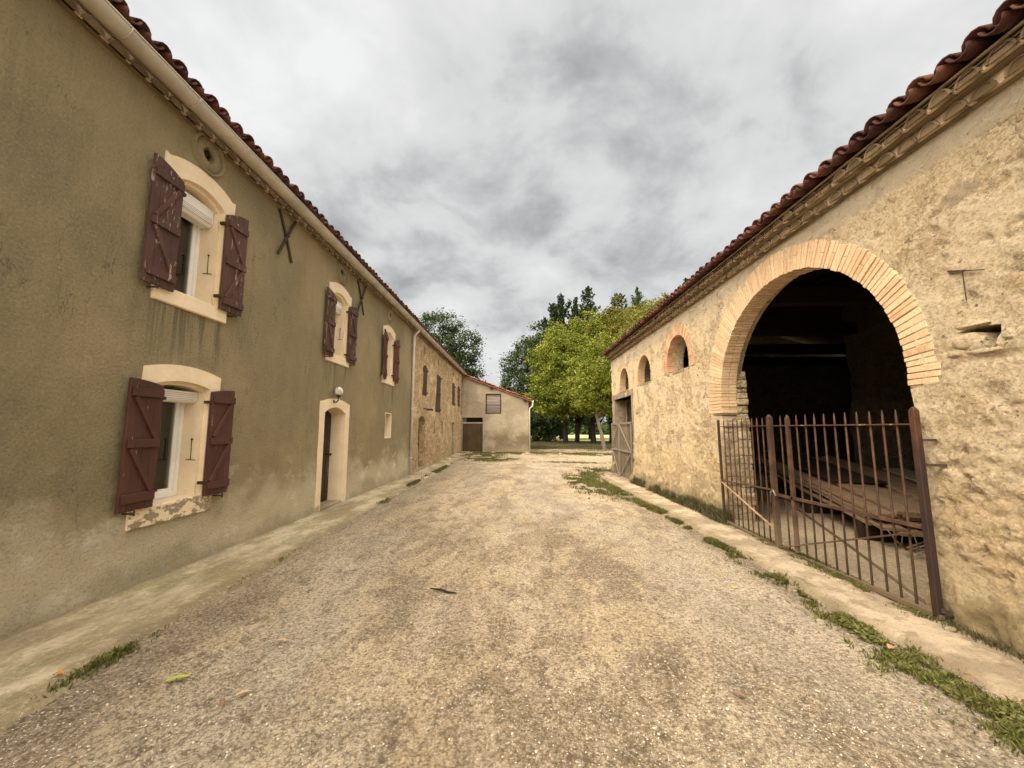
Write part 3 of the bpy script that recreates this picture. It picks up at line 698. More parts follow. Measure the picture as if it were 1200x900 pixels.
# ------------------------------------------------------------------ left house
house = thing('stucco_house', (XL, 8, 0), 'long two-storey olive roughcast house with maroon shutters and cream window frames', 'house')
Y0, Y1 = -3.0, 14.1; HT = 5.17
WIN = [(4.475, 3.15, 4.40, 4.50, 'upper'), (4.475, 0.81, 2.07, 2.115, 'lower'), (8.22, 3.15, 4.36, 4.47, 'upper'), (11.44, 3.10, 4.30, 4.42, 'upper3')]
HW1 = 0.365
holes = [arch_loop(c, HW1 + 0.06, zb - 0.06, zs + 0.04, zc + 0.06) for c, zb, zs, zc, k in WIN]
holes.append(arch_loop(8.24, 0.50, 0.03, 1.97, 2.09)); 
holes.append([(11.33, 1.36), (11.88, 1.36), (11.88, 2.07), (11.33, 2.07)])
OCU = [4.50, 8.22, 11.43]
def circ(c, z, r, n=20): return [(c + r * math.cos(2 * math.pi * i / n), z + r * math.sin(2 * math.pi * i / n)) for i in range(n)]
for c in OCU: holes.append(circ(c, 4.985, 0.085, 16))
yl = np.concatenate([np.arange(Y0, 2, 0.12), np.arange(2, 6, 0.045), grow(6, Y1, 0.05, 1.02)])
dense_wall('wall', 'olive', house, [(Y0, -0.3), (Y1, -0.3), (Y1, HT), (Y0, HT)], holes, FL, 0.42, yl, np.arange(-0.3, HT, 0.06),
           lambda u, v: 0.010 * fbm(u, v, 0.7, 3) + 0.005 * fbm(u, v, 6, 2) + 0.015 * (1 - sst(v, 0.0, 0.35)), 0.06)
b = MB(); b.box(XL - 7, XL - 0.43, Y0, Y0 + 0.3, -0.3, HT).box(XL - 7, XL - 6.7, Y0, Y1, -0.3, HT); b.build('rear_wall', 'olive', house)
gb = MB(); gb.prism([(XL - 0.02, HT), (XL - 3.5, HT + 1.05), (XL - 7, HT)], [], lambda u, v, w: (u, Y0 + w, v), 0, 0.3); gb.build('gable', 'olive', house)

def window_set(c, zb, zs, zc, kind, par):
    hw = HW1; hi = hw - 0.04
    up = kind != 'lower'
    o0, o1 = c - 0.53, c + 0.53
    sb = 2.97 if kind == 'upper' else (2.90 if kind == 'upper3' else 0.605)
    dz = 0 if kind != 'upper3' else -0.07
    if up:
        crown = 4.735 + (0 if kind == 'upper' else -0.1) - (0.04 if c == 8.22 else 0); sh = crown - 0.10
        top = [(o1, sh + 0.005)] + [(o1 - 0.05, sh - 0.012), (o1 - 0.10, sh + 0.01)] + archpts(c, 0.42, sh + 0.018, crown, 10) + [(o0 + 0.10, sh + 0.01), (o0 + 0.05, sh - 0.012), (o0, sh + 0.005)]
    else:
        top = archpts(c, 0.53, 2.25, 2.325, 10)
    outer = [(o0, sb), (o1, sb)] + top
    # drop the hanging shutter zones of the frame sides: frame is full width head and sill, narrow jambs
    jz0, jz1 = zb - 0.0, zs - 0.05
    nar0, nar1 = c - hw - 0.085, c + hw + 0.085
    outer = [(o0, sb), (o1, sb), (o1, zb + 0.0), (nar1, zb + 0.0), (nar1, jz1), (o1, jz1)] + top + [(o0, jz1), (nar0, jz1), (nar0, zb + 0.0), (o0, zb + 0.0)]
    hole = arch_loop(c, hw, zb, zs + 0.02, zc + 0.03)
    f = MB().prism(outer, [hole], FL, -0.014, 0.045)
    sur = f.build('window_surround', 'cream', par, bevel=0.004)
    hole2 = arch_loop(c, hi, zb + 0.0, zs - 0.015, zc - 0.01)
    hole1 = arch_loop(c, hw + 0.03, zb - 0.05, zs + 0.05, zc + 0.06)
    MB().prism(hole1, [hole2], FL, 0.045, 0.36).build('reveal', 'cream', sur)
    sl = MB().box(XL - 0.30, XL + 0.03, c - 0.52, c + 0.52, sb + 0.002, zb - 0.002)
    s_ = sl.build('sill', 'creamflake' if kind == 'lower' else 'cream', sur, bevel=0.01)
    # casement
    xf = XL - 0.29
    def ring(y0, y1, z0, z1, t, x0, x1, nm, mt, pr):
        bb = MB(); bb.prism([(y0, z0), (y1, z0), (y1, z1), (y0, z1)], [[(y0 + t, z0 + t), (y1 - t, z0 + t), (y1 - t, z1 - t), (y0 + t, z1 - t)]], lambda u, v, w: (w, u, v), x0, x1)
        return bb.build(nm, mt, pr, bevel=0.003)
    bot = zb + 0.004
    fr = ring(c - hi + 0.003, c + hi - 0.003, bot, zs - 0.02, 0.045, xf - 0.03, xf + 0.035, 'window', 'pvc', par)
    ring(c - hi + 0.05, c + hi - 0.05, bot + 0.047, zs - 0.07, 0.05, xf - 0.02, xf + 0.018, 'sash', 'pvc', fr)
    MB().box(xf - 0.004, xf + 0.004, c - hi + 0.09, c + hi - 0.09, bot + 0.09, zs - 0.11).build('pane', 'glass', fr)
    cb = MB()
    for i in range(16):
        ya = c - 0.06 + i * 0.022; yb = ya + 0.022
        cb.add([(xf - 0.10 - 0.015 * (i % 2), ya, bot), (xf - 0.10 - 0.015 * ((i + 1) % 2), yb, bot), (xf - 0.10 - 0.015 * ((i + 1) % 2), yb, zs), (xf - 0.10 - 0.015 * (i % 2), ya, zs)], [(0, 1, 2, 3)], True)
    if c < 5: cb.build('curtain', 'curtain', fr)
    if kind != 'upper3':
        h = 0.135 if kind == 'lower' else 0.20
        y0, y1 = c - hi + 0.012, c + hi - 0.012; x0, x1 = XL - 0.26, XL - 0.10
        zt = zs - 0.02
        if kind == 'lower': pts = [(x0, zt), (x1, zt), (x1, zt - h + 0.03), (x1 - 0.03, zt - h), (x0, zt - h)]
        else: pts = [(x0, zt + 0.06), (x1 - 0.03, zt + 0.06), (x1, zt + 0.03), (x1, zt - h + 0.05), (x1 - 0.03, zt - h), (x0, zt - h)]
        bb = MB().prism(pts, [], lambda u, v, w: (u, w, v), y0, y1)
        rb = bb.build('roller_shutter_box', 'pvcslat', par, bevel=0.006)
        sb_ = MB()
        for i in range(4): sb_.box(x1 - 0.001, x1 + 0.003, y0 + 0.015, y1 - 0.015, zt - h + 0.04 + i * 0.022, zt - h + 0.046 + i * 0.022)
        sb_.build('slat_groove', 'gutter', rb)
    # stay bar and hook on the right reveal
    if c < 9:
        yk = c + hi - 0.006; zk = zb + 0.42
        hk = MB().bar((XL - 0.12, yk, zk), (XL - 0.125, yk, zk + 0.24), 0.006).bar((XL - 0.06, yk, zk), (XL - 0.18, yk, zk + 0.01), 0.006)
        hk.tube([(XL - 0.12, yk - 0.012, zk + 0.25), (XL - 0.12, yk + 0.004, zk + 0.25)], 0.010, 8)
        hk.build('shutter_stay', 'iron', par)

def shutter(c, side, z0, zh, zo, mat, par, diag, lab=None, tilt=0.0):
    """one leaf folded back on the wall. side -1 left, +1 right; zh top at hinge, zo top at outer edge"""
    hy = c + side * 0.335; oy = hy + side * 0.375
    x0, x1 = XL + 0.045, XL + 0.075
    def X(y): return tilt * abs(y - hy)          # outer edge stands off the wall
    def P(x, y, z): return (x + X(y), y, z)
    n = 4; b = MB(); w = (oy - hy) / n
    for i in range(n):
        ya = hy + i * w + side * 0.0015; yb = hy + (i + 1) * w - side * 0.0015
        za = zh + (zo - zh) * math.sin(math.pi / 2 * i / n); zb_ = zh + (zo - zh) * math.sin(math.pi / 2 * (i + 1) / n)
        lo = z0 + random.uniform(-0.006, 0.006)
        vs = [P(x, y, z) for x in (x0, x1) for y, z in ((ya, lo), (yb, lo), (yb, zb_), (ya, za))]
        b.add(vs, [(0, 1, 2, 3), (4, 7, 6, 5), (0, 4, 5, 1), (1, 5, 6, 2), (2, 6, 7, 3), (3, 7, 4, 0)])
    s = b.build('shutter', mat, par, bevel=0.0025)
    if lab: s['label'] = lab
    br = MB(); H_ = zh - z0; zs_ = [z0 + 0.12, z0 + H_ * 0.52, zh - 0.09]
    m0, m1 = hy + side * 0.02, oy - side * 0.015
    def plank(ya, za, yb, zb_, hgt, th=0.028):
        d = Vector((0, yb - ya, zb_ - za)).normalized(); nn_ = Vector((0, -d.z, d.y)) * hgt / 2
        vs = []
        for x in (x1 + 0.0005, x1 + th):
            for (y, z), q in (((ya, za), -1), ((yb, zb_), -1), ((yb, zb_), 1), ((ya, za), 1)):
                yy_ = y + nn_.y * q; vs.append(P(x, yy_, z + nn_.z * q))
        br.add(vs, [(0, 1, 2, 3), (4, 7, 6, 5), (0, 4, 5, 1), (1, 5, 6, 2), (2, 6, 7, 3), (3, 7, 4, 0)])
    for z in zs_: plank(m0, z, m1, z, 0.085)
    # diag: two strings, '/' or '\\' as seen from the yard (y to the right)
    yl_, yr_ = (min(m0, m1) + 0.04, max(m0, m1) - 0.04)
    for (za, zb_), dch in (((zs_[1] + 0.05, zs_[2] - 0.05), diag[0]), ((zs_[0] + 0.05, zs_[1] - 0.05), diag[1])):
        if dch == '/': plank(yl_, za, yr_, zb_, 0.045, 0.022)
        else: plank(yl_, zb_, yr_, za, 0.045, 0.022)
    br.build('brace', mat, s, bevel=0.002)
    for z in (z0 + 0.16, zh - 0.13):
        MB().box(XL - 0.0, x1, hy - side * 0.035 if side > 0 else hy, hy if side > 0 else hy + 0.035, z - 0.018, z + 0.018).build('hinge', 'iron', s)
    MB().bar((XL, hy + side * 0.24, z0 - 0.03), (x1 + 0.045, hy + side * 0.24, z0 - 0.03), 0.014).tube([(x1 + 0.04, hy + side * 0.24, z0 - 0.05), (x1 + 0.04, hy + side * 0.24, z0 + 0.02)], 0.008, 6).build('shutter_catch', 'iron', s)
    return s
for w_ in WIN: window_set(*w_, house)
shutter(4.475, -1, 3.10, 4.38, 4.475, 'shutold', house, '/\\', 'flaking maroon shutter left of the nearest upper window', 0.02)
shutter(4.475, 1, 3.12, 4.38, 4.50, 'shutold', house, '\\/', 'flaking maroon shutter right of the nearest upper window', 0.03)
shutter(4.475, -1, 0.81, 2.06, 2.105, 'shut', house, '\\\\', 'smooth maroon shutter left of the nearest lower window', 0.02)
shutter(4.475, 1, 0.80, 2.06, 2.105, 'shut', house, '//', 'smooth maroon shutter right of the nearest lower window', 0.02)
shutter(8.22, -1, 3.06, 4.33, 4.40, 'shutold', house, '/\\', None, 0.03)
shutter(8.22, 1, 3.07, 4.33, 4.40, 'shutold', house, '\\/', None, 0.05)
shutter(11.44, -1, 3.02, 4.26, 4.38, 'shutred', house, '/\\', 'red brown shutter left of the farthest upper window', 0.14)
shutter(11.44, 1, 3.04, 4.26, 4.38, 'shutred', house, '\\/', 'red brown shutter right of the farthest upper window', 0.06)
# open the dark rooms behind the panes
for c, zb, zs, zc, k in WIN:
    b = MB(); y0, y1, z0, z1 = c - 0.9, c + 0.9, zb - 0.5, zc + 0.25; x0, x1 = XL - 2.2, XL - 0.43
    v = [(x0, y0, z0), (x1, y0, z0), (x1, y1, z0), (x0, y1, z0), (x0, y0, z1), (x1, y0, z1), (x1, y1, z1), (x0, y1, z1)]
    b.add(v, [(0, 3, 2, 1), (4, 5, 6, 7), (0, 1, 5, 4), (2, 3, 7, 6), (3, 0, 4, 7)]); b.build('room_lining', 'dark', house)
# door
outer = [(7.59, 0.0), (7.775, 0.0), (7.775, 1.93)] + archpts(8.24, 0.465, 1.93, 2.055, 12)[::-1] + [(8.705, 1.93), (8.705, 0.0), (8.90, 0.0), (8.905, 2.15)] + archpts(8.25, 0.58, 2.155, 2.235, 10) + [(7.59, 2.15)]
ds = MB().prism(outer, [], FL, -0.016, 0.06).build('door_surround', 'cream', house, bevel=0.004)
MB().prism(arch_loop(8.24, 0.50, 0.0, 1.96, 2.10), [arch_loop(8.24, 0.462, 0.075, 1.925, 2.05)], FL, 0.06, 0.42).build('reveal', 'cream', ds)
MB().box(XL - 0.35, XL + 0.03, 7.79, 8.69, -0.05, 0.085).build('doorstep', 'concrete', house, bevel=0.01)
d = MB()
for i in range(6):
    a = 7.785 + i * 0.152; d.box(XL - 0.345, XL - 0.295 + (i % 2) * 0.003, a, a + 0.148, 0.09, 1.915)
d.prism([(7.785, 1.917), (8.695, 1.917)] + archpts(8.24, 0.455, 1.92, 2.045, 10), [], FL, 0.30, 0.34)
dr = d.build('door', 'doorpaint', house, bevel=0.003)
for z in (0.28, 1.0, 1.75): MB().box(XL - 0.293, XL - 0.275, 7.83, 8.66, z - 0.05, z + 0.05).build('rail', 'doorpaint', dr, bevel=0.003)
k_ = MB().tube([(XL - 0.29, 8.58, 1.06), (XL - 0.235, 8.58, 1.06)], 0.012, 8).tube([(XL - 0.235, 8.58, 1.06), (XL - 0.225, 8.58, 1.06), (XL - 0.205, 8.58, 1.06), (XL - 0.195, 8.58, 1.06)], [0.015, 0.028, 0.028, 0.01], 10)
k_.build('handle', 'iron', dr)
# small niche window
MB().prism([(11.32, 1.34), (11.89, 1.34), (11.89, 2.08), (11.32, 2.08)], [[(11.35, 1.38), (11.86, 1.38), (11.86, 2.05), (11.35, 2.05)]], FL, -0.003, 0.42).build('niche_reveal', 'cream', house)
MB().box(XL - 0.40, XL - 0.37, 11.34, 11.87, 1.37, 2.06).build('niche_board', 'shutold', house)
# round air vents
for c in OCU:
    b = MB(); prof = [(0.080, -0.05), (0.088, 0.022), (0.11, 0.034), (0.19, 0.026), (0.200, 0.004), (0.212, 0.004), (0.220, 0.042), (0.242, 0.044), (0.252, -0.01)]
    n = 28; vs = [(XL + h, c + r * math.cos(2 * math.pi * i / n), 4.985 + r * math.sin(2 * math.pi * i / n)) for r, h in prof for i in range(n)]
    b.add(vs, [(q * n + i, q * n + (i + 1) % n, (q + 1) * n + (i + 1) % n, (q + 1) * n + i) for q in range(len(prof) - 1) for i in range(n)], True)
    ow = b.build('air_vent', 'olive', house)
    MB().box(XL - 0.25, XL - 0.06, c - 0.09, c + 0.09, 4.89, 5.08).build('vent_back', 'iron', ow)
    MB().bar((XL - 0.03, c - 0.02, 4.90), (XL - 0.03, c + 0.02, 5.07), 0.018).tube([(XL - .03, c + .01, 4.93), (XL, c + 0.04, 4.99), (XL - .02, c + 0.02, 5.05)], 0.014, 6).build('vent_bar', 'iron', ow)
# X-shaped wall anchors
for c in (6.14, 9.24):
    b = MB(); b.bar((XL + 0.02, c - 0.21, 5.12), (XL + 0.03, c + 0.0, 4.76), 0.045, 0.018, up=(1, 0, 0)).bar((XL + 0.03, c, 4.76), (XL + 0.02, c + 0.21, 4.39), 0.045, 0.018, up=(1, 0, 0))
    b.bar((XL + 0.045, c + 0.21, 5.13), (XL + 0.05, c, 4.76), 0.045, 0.018, up=(1, 0, 0)).bar((XL + 0.05, c, 4.76), (XL + 0.045, c - 0.21, 4.37), 0.045, 0.018, up=(1, 0, 0))
    b.tube([(XL - 0.02, c, 4.76), (XL + 0.075, c, 4.76)], 0.022, 8); b.build('wall_anchor', 'iron', house)
genoise(house, XL, 5.155, 1, Y0, Y1, [(0.08, 0.085), (0.08, 0.085)], 0.215)
RA = R(17)
tile_roof('roof', 'tile', house, Y0, Y1, 0.215, -3.63, 5.385, -1, RA, 11, jit=1.6)
b = MB(); b.add([(XL + 0.2, Y0, 5.375), (XL + 0.2, Y1, 5.375), (XL - 3.55, Y1, 5.375 + 3.75 * math.tan(RA)), (XL - 3.55, Y0, 5.375 + 3.75 * math.tan(RA)),
       (XL - 7.3, Y0, 5.375), (XL - 7.3, Y1, 5.375)], [(0, 1, 2, 3), (3, 2, 5, 4)]); b.build('roof_deck', 'beam', house)
def half_gutter(y0, y1, xc, zc, r, par, step=1.95):
    n = 10; b = MB(); prof = [(xc + rr * math.cos(math.pi + math.pi * i / n), zc + rr * math.sin(math.pi + math.pi * i / n)) for rr in (r,) for i in range(n + 1)]
    inn = [(xc + (r - 0.006) * math.cos(math.pi + math.pi * i / n), zc + (r - 0.006) * math.sin(math.pi + math.pi * i / n)) for i in range(n + 1)][::-1]
    loop = prof + inn; k = len(loop)
    vs = [(x, y0, z) for x, z in loop] + [(x, y1, z) for x, z in loop]
    b.add(vs, [(i, (i + 1) % k, k + (i + 1) % k, k + i) for i in range(k)], True)
    b.tube([(xc + r, y0, zc), (xc + r, y1, zc)], 0.009, 8)
    b.add([(x, y1, z) for x, z in prof], [tuple(range(n + 1))]); b.add([(x, y0, z) for x, z in prof], [tuple(range(n + 1))])
    g = b.build('gutter', 'gutter', par)
    y = y0 + 0.7
    while y < y1:
        br = MB(); br.tube([(xc + (r + 0.004) * math.cos(math.pi + math.pi * i / 8), y, zc + (r + 0.004) * math.sin(math.pi + math.pi * i / 8)) for i in range(9)], 0.007, 5)
        br.bar((xc - r, y, zc), (xc - r - 0.12, y, zc + 0.06), 0.012); y += 0.78
        br.build('gutter_bracket', 'gutter', g)
    return g
half_gutter(Y0, Y1 - 0.02, -3.635, 5.245, 0.098, house)
dp = MB(); dp.tube([(-3.66, 13.92, 5.16), (-3.68, 13.92, 5.08), (-3.80, 13.90, 4.96), (-3.81, 13.90, 4.85), (-3.81, 13.90, 0.0)], 0.045, 12)
dpo = dp.build('downpipe', 'pipe', house)
for z in (0.6, 2.3, 3.4, 4.6):
    cl = MB(); cl.tube([(-3.81, 13.90, z), (-3.81, 13.90, z + 0.03)], 0.052, 12).bar((-3.81, 13.9, z + .015), (XL, 13.9, z + .015), 0.02)
    cl.build('pipe_clip', 'pipe', dpo)

# wall lamp over the door
lamp = thing('wall_lamp', (XL, 8.12, 2.2), 'small wall lamp with a round glass globe on a dark bracket above the house door', 'lamp')
b = MB(); b.tube([(XL, 8.12, 2.17), (XL + 0.02, 8.12, 2.17)], 0.035, 12).tube([(XL + 0.02, 8.12, 2.17), (XL + 0.07, 8.11, 2.15), (XL + 0.12, 8.09, 2.19), (XL + 0.13, 8.08, 2.27)], 0.012, 8)
b.tube([(XL + .13, 8.08, 2.25), (XL + .13, 8.08, 2.30)], [0.03, 0.05], 12); b.build('bracket', 'iron', lamp)
n = 14; vs = []; fs = []
for i in range(9):
    a = math.pi * i / 8; rr = 0.083 * math.sin(a) + 1e-4; zc_ = 2.375 - 0.095 * math.cos(a)
    for j in range(n): vs.append((XL + 0.13 + rr * math.cos(2 * math.pi * j / n), 8.08 + rr * math.sin(2 * math.pi * j / n), zc_))
for i in range(8):
    for j in range(n): fs.append((i * n + j, i * n + (j + 1) % n, (i + 1) * n + (j + 1) % n, (i + 1) * n + j))
MB().add(vs, fs, True).build('globe', 'lampglass', lamp)

# ------------------------------------------------------------------ middle stone house
sh = thing('stone_house', (XL, 20, 0), 'ochre rubble stone house with narrow brown shutters beyond the olive house', 'house')
Y2, Y3 = 14.12, 26.2
holes = [arch_loop(15.62, 0.60, 0.05, 1.93, 2.13), arch_loop(22.72, 0.42, 0.05, 1.90, 2.0)]
for a, c, z0, z1 in ((15.5, 15.85, 4.6, 4.88), (17.68, 18.0, 1.42, 1.99), (19.4, 19.78, 1.38, 1.98), (18.3, 18.6, 4.6, 4.85), (22.4, 22.75, 4.62, 4.86), (24.4, 24.75, 4.62, 4.86)): holes.append([(a, z0), (c, z0), (c, z1), (a, z1)])
SH = [(15.84, 0.33, 2.95, 4.07, 4.18), (18.5, 0.50, 2.39, 4.12, 4.13), (22.66, 0.46, 2.95, 4.15, 4.25), (24.62, 0.43, 3.0, 4.17, 4.27)]
for c, hw, a, s1, t1 in SH: holes.append(arch_loop(c, hw, a, s1, t1, 8))
dense_wall('wall', 'stone', sh, [(Y2, -0.3), (Y3, -0.3), (Y3, 5.1), (Y2, 5.1)], holes, FL, 0.5, np.arange(Y2, Y3, 0.085), np.arange(-0.3, 5.1, 0.07),
           lambda u, v: 0.03 * fbm(u, v, 0.6, 3) + 0.016 * fbm(u, v, 5, 3) + 0.02, 0.09)
for c, hw, a, s1, t1 in SH:
    b = MB()
    for i in range(4 if hw < 0.4 else 6):
        k = 4 if hw < 0.4 else 6; w = 2 * hw / k; ya = c - hw + i * w; yb = ya + w - 0.006
        ha = s1 + (t1 - s1) * (1 - ((ya + w / 2 - c) / hw) ** 2); b.box(XL - 0.02, XL + 0.025, ya + 0.003, yb, a + 0.01, ha)
    s_ = b.build('shutter', 'sh_stone', sh, bevel=0.003)
    for z in (a + 0.12, (a + s1) / 2, s1 - 0.1): MB().box(XL + 0.026, XL + 0.045, c - hw + 0.02, c + hw - 0.02, z - 0.035, z + 0.035).build('batten', 'sh_stone', s_)
    for z in (a + 0.12, s1 - 0.1): MB().box(XL + 0.01, XL + 0.07, c + hw - 0.01, c + hw + 0.05, z - 0.03, z + 0.03).build('hinge', 'iron', s_)
for i_, (a, c, z0, z1) in enumerate(((17.68, 18.0, 1.42, 1.99), (19.4, 19.78, 1.38, 1.98))):
    MB().box(XL - 0.16, XL - 0.12, a - 0.02, c + 0.02, z0 - 0.02, z1 + 0.02).build('slot_board', 'sh_stone', sh)
d = MB()
for i in range(7): d.box(XL - 0.30, XL - 0.26 + 0.003 * (i % 2), 15.02 + i * 0.172, 15.02 + i * 0.172 + 0.168, 0.12, 1.95 + 0.15 * (1 - ((i - 3) / 3.5) ** 2))
dd = d.build('door', 'sh_stone', sh, bevel=0.004); [MB().box(XL - .257, XL - .24, 15.06, 16.2, z, z + .1).build('rail', 'sh_stone', dd) for z in (.4, 1.5)]
MB().box(XL - 0.35, XL + 0.02, 15.0, 16.24, -0.1, 0.12).build('doorstep', 'concrete', sh, bevel=0.01)
d = MB()
for i in range(5): d.box(XL - 0.26, XL - 0.22 + 0.003 * (i % 2), 22.30 + i * 0.168, 22.30 + i * 0.168 + 0.164, 0.10, 2.0)
d.build('door', 'sh_stone', sh, bevel=0.004)
b = MB().bar((XL, 15.75, 2.42), (XL + 0.30, 16.15, 2.40), 0.035).bar((XL, 16.35, 2.39), (XL + 0.22, 16.5, 2.385), 0.035); b.build('wall_bracket', 'iron', sh)
MB().box(XL - 6, XL - 5.7, Y2, Y3, -0.3, 5.1).build('rear_wall', 'stone', sh)
genoise(sh, XL + 0.02, 5.09, 1, Y2, Y3, [(0.08, 0.085), (0.06, 0.08)], 0.215)
tile_roof('roof', 'tile', sh, Y2, Y3 + 0.25, 0.215, -3.63, 5.33, -1, RA, 9)
half_gutter(Y2 + 0.0, Y3 - 0.05, -3.635, 5.235, 0.092, sh)
MB().add([(XL + 0.2, Y2, 5.31), (XL + 0.2, Y3, 5.31), (XL - 3.2, Y3, 5.31 + 3.4 * math.tan(RA)), (XL - 3.2, Y2, 5.31 + 3.4 * math.tan(RA))], [(0, 1, 2, 3)]).build('roof_deck', 'beam', sh)

# ------------------------------------------------------------------ outbuilding closing the yard
YO = 26.0
ob = thing('lean_to_outbuilding', (-1.6, YO, 0.12), 'pale plastered lean-to with a sloping red tile roof and brown garage door closing the yard', 'outbuilding')
FO = lambda u, v, w: (u, YO + w, v)
rt = lambda x: 5.12 + (3.47 - 5.12) * (x + 3.9) / 4.4
out = [(-3.84, -0.3), (0.52, -0.3), (0.52, rt(0.52)), (-3.84, rt(-3.84))]
dense_wall('wall', 'outb', ob, out, [[(-3.80, 0.0), (-2.47, 0.0), (-2.47, 2.36), (-3.80, 2.36)], [(-2.24, 2.66), (-1.32, 2.66), (-1.32, 3.87), (-2.24, 3.87)]], FO, 0.4,
           np.arange(-3.84, 0.52, 0.12), np.arange(-0.3, 5.2, 0.12), lambda u, v: 0.02 * fbm(u, v, 0.8, 3) + 0.008 * fbm(u, v, 5, 3) + 0.01, 0.12)
MB().box(0.12, 0.50, YO + 0.41, YO + 7, -0.3, 3.4).box(-3.9, 0.12, YO + 6.6, YO + 7, -0.3, 3.4).box(-3.9, -3.6, YO + .41, YO + 6.6, -.3, 3.4).build('side_wall', 'outb', ob)
MB().box(-3.80, -2.45, YO + 0.5, YO + 0.6, -0.2, 2.6).build('dark_back', 'iron', ob)  # added dark panel stands in for the unlit space above the door
g = MB()
for i in range(12): g.box(-3.79 + i * 0.11, -3.79 + i * 0.11 + 0.106, YO + 0.12, YO + 0.16 + 0.004 * (i % 2), 0.14, 1.99)
gd = g.build('garage_door', 'garage', ob, bevel=0.003)
MB().box(-3.79, -2.48, YO + 0.09, YO + 0.12, 1.99, 2.04).build('rail', 'pipe', gd)
b = MB()
for i in range(6): b.box(-2.23 + random.uniform(0, .01), -1.33, YO + 0.03 + random.uniform(0, .012), YO + 0.07, 2.67 + i * 0.2, 2.67 + i * 0.2 + 0.19)
wb = b.build('boarded_window', 'boarded', ob, bevel=0.004)
b = MB(); b.prism([(-2.29, 2.61), (-1.27, 2.61), (-1.27, 3.92), (-2.29, 3.92)], [[(-2.235, 2.665), (-1.325, 2.665), (-1.325, 3.865), (-2.235, 3.865)]], FO, -0.02, 0.03); b.build('frame', 'beam', wb)
for x in (-1.9, 0.30): MB().box(x - 0.09, x + 0.09, YO - 0.18, YO + 0.2, rt(x) - 0.14, rt(x) - 0.005).build('purlin', 'beam', ob)
# lean-to roof: slopes down to the right
sl = math.atan2(5.12 - 3.47, 4.4)
M_ = Matrix.Translation((0.74, YO - 0.16, 3.47 - 0.28 * math.tan(sl) + 0.05)) @ Matrix.Rotation(0, 4, 'Z')
tile_roof('roof', 'tile2', ob, YO - 0.20, YO + 7.2, 0.22, 0.74, rt(0.74) + 0.06, -1, sl, 13)
V = []
b = MB(); x0, x1 = -3.95, 0.72
b.add([(x, y, rt(x) + dz) for dz in (0.0, 0.055) for x, y in ((x0, YO - 0.18), (x1, YO - 0.18), (x1, YO + 7.1), (x0, YO + 7.1))], [(0, 1, 2, 3), (4, 7, 6, 5), (0, 4, 5, 1), (1, 5, 6, 2), (2, 6, 7, 3), (3, 7, 4, 0)])
b.build('roof_deck', 'tile2', ob)
gt = MB(); gt.tube([(0.80, YO - 0.16, rt(0.74) + 0.02), (0.80, YO + 7.1, rt(0.74) + 0.02)], 0.07, 12)
go = gt.build('gutter', 'pipe', ob)
MB().tube([(0.80, YO - 0.08, rt(.74) - 0.02), (0.78, YO - 0.08, 3.1), (0.60, YO - 0.07, 2.95), (0.58, YO - 0.07, 2.8), (0.58, YO - 0.07, 0.12)], 0.045, 10).build('downpipe', 'pipe', ob)

# ------------------------------------------------------------------ barn on the right
barn = thing('stone_barn', (XR, 8, 0), 'cream rendered stone barn with a big brick arch and three small arched openings', 'barn')
BY0, BY1 = -3.0, 15.66
top = lambda y: 4.045 + 0.0123 * y
def arch_hole(c, r, bot, spring, n=24, top_=None):
    return [(c - r, bot), (c + r, bot)] + [(c + r * math.cos(math.pi * i / n), spring + (top_ - spring if top_ else r) * math.sin(math.pi * i / n)) for i in range(n + 1)]
AC, AR, AB, AZ = 5.455, 1.72, 1.60, 2.11
BT = 0.46
big_hole = [(3.71, -0.3), (7.20, -0.3), (7.22, 0.6), (7.19, 1.2), (7.22, 1.84), (7.50, 1.85), (7.50, AZ)] + [(AC + (AR + 0.13 + 0.10 * (1 + math.cos(math.pi * i / 30)) * .5) * math.cos(math.pi * i / 30), AZ + (AB + 0.13) * math.sin(math.pi * i / 30)) for i in range(1, 30)] + [(3.60, AZ), (3.60, 1.99), (3.72, 1.97), (3.69, 1.7), (3.74, 1.45), (3.71, 1.0), (3.73, 0.5)]
SW = [(13.79, 0.57, 3.15), (11.55, 0.60, 3.15), (9.06, 0.62, 3.13)]
WB = 2.92
holes = [big_hole]
for i, (c, r, s1) in enumerate(SW):
    rr = r + (0.235 if i == 2 else 0.10)
    holes.append([(c - rr, WB - (0.0)), (c + rr, WB - 0.0)] + [(c + rr * math.cos(math.pi * k / 20), s1 + rr * math.sin(math.pi * k / 20)) for k in range(0, 21)])
holes.append([(12.93, -0.3), (15.30, -0.3), (15.30, 2.70), (12.93, 2.70)])
holes.append([(3.02, 2.227), (3.095, 2.25), (3.102, 2.345), (3.17, 2.368), (3.285, 2.382), (3.20, 2.402), (3.10, 2.402), (2.985, 2.388), (2.995, 2.29)])
holes.append(circ(3.127, 2.573, 0.012, 8))
ylin = np.concatenate([np.arange(BY0, 2.0, 0.12), np.arange(2.0, 4.6, 0.026), grow(4.6, BY1, 0.03, 1.012)])
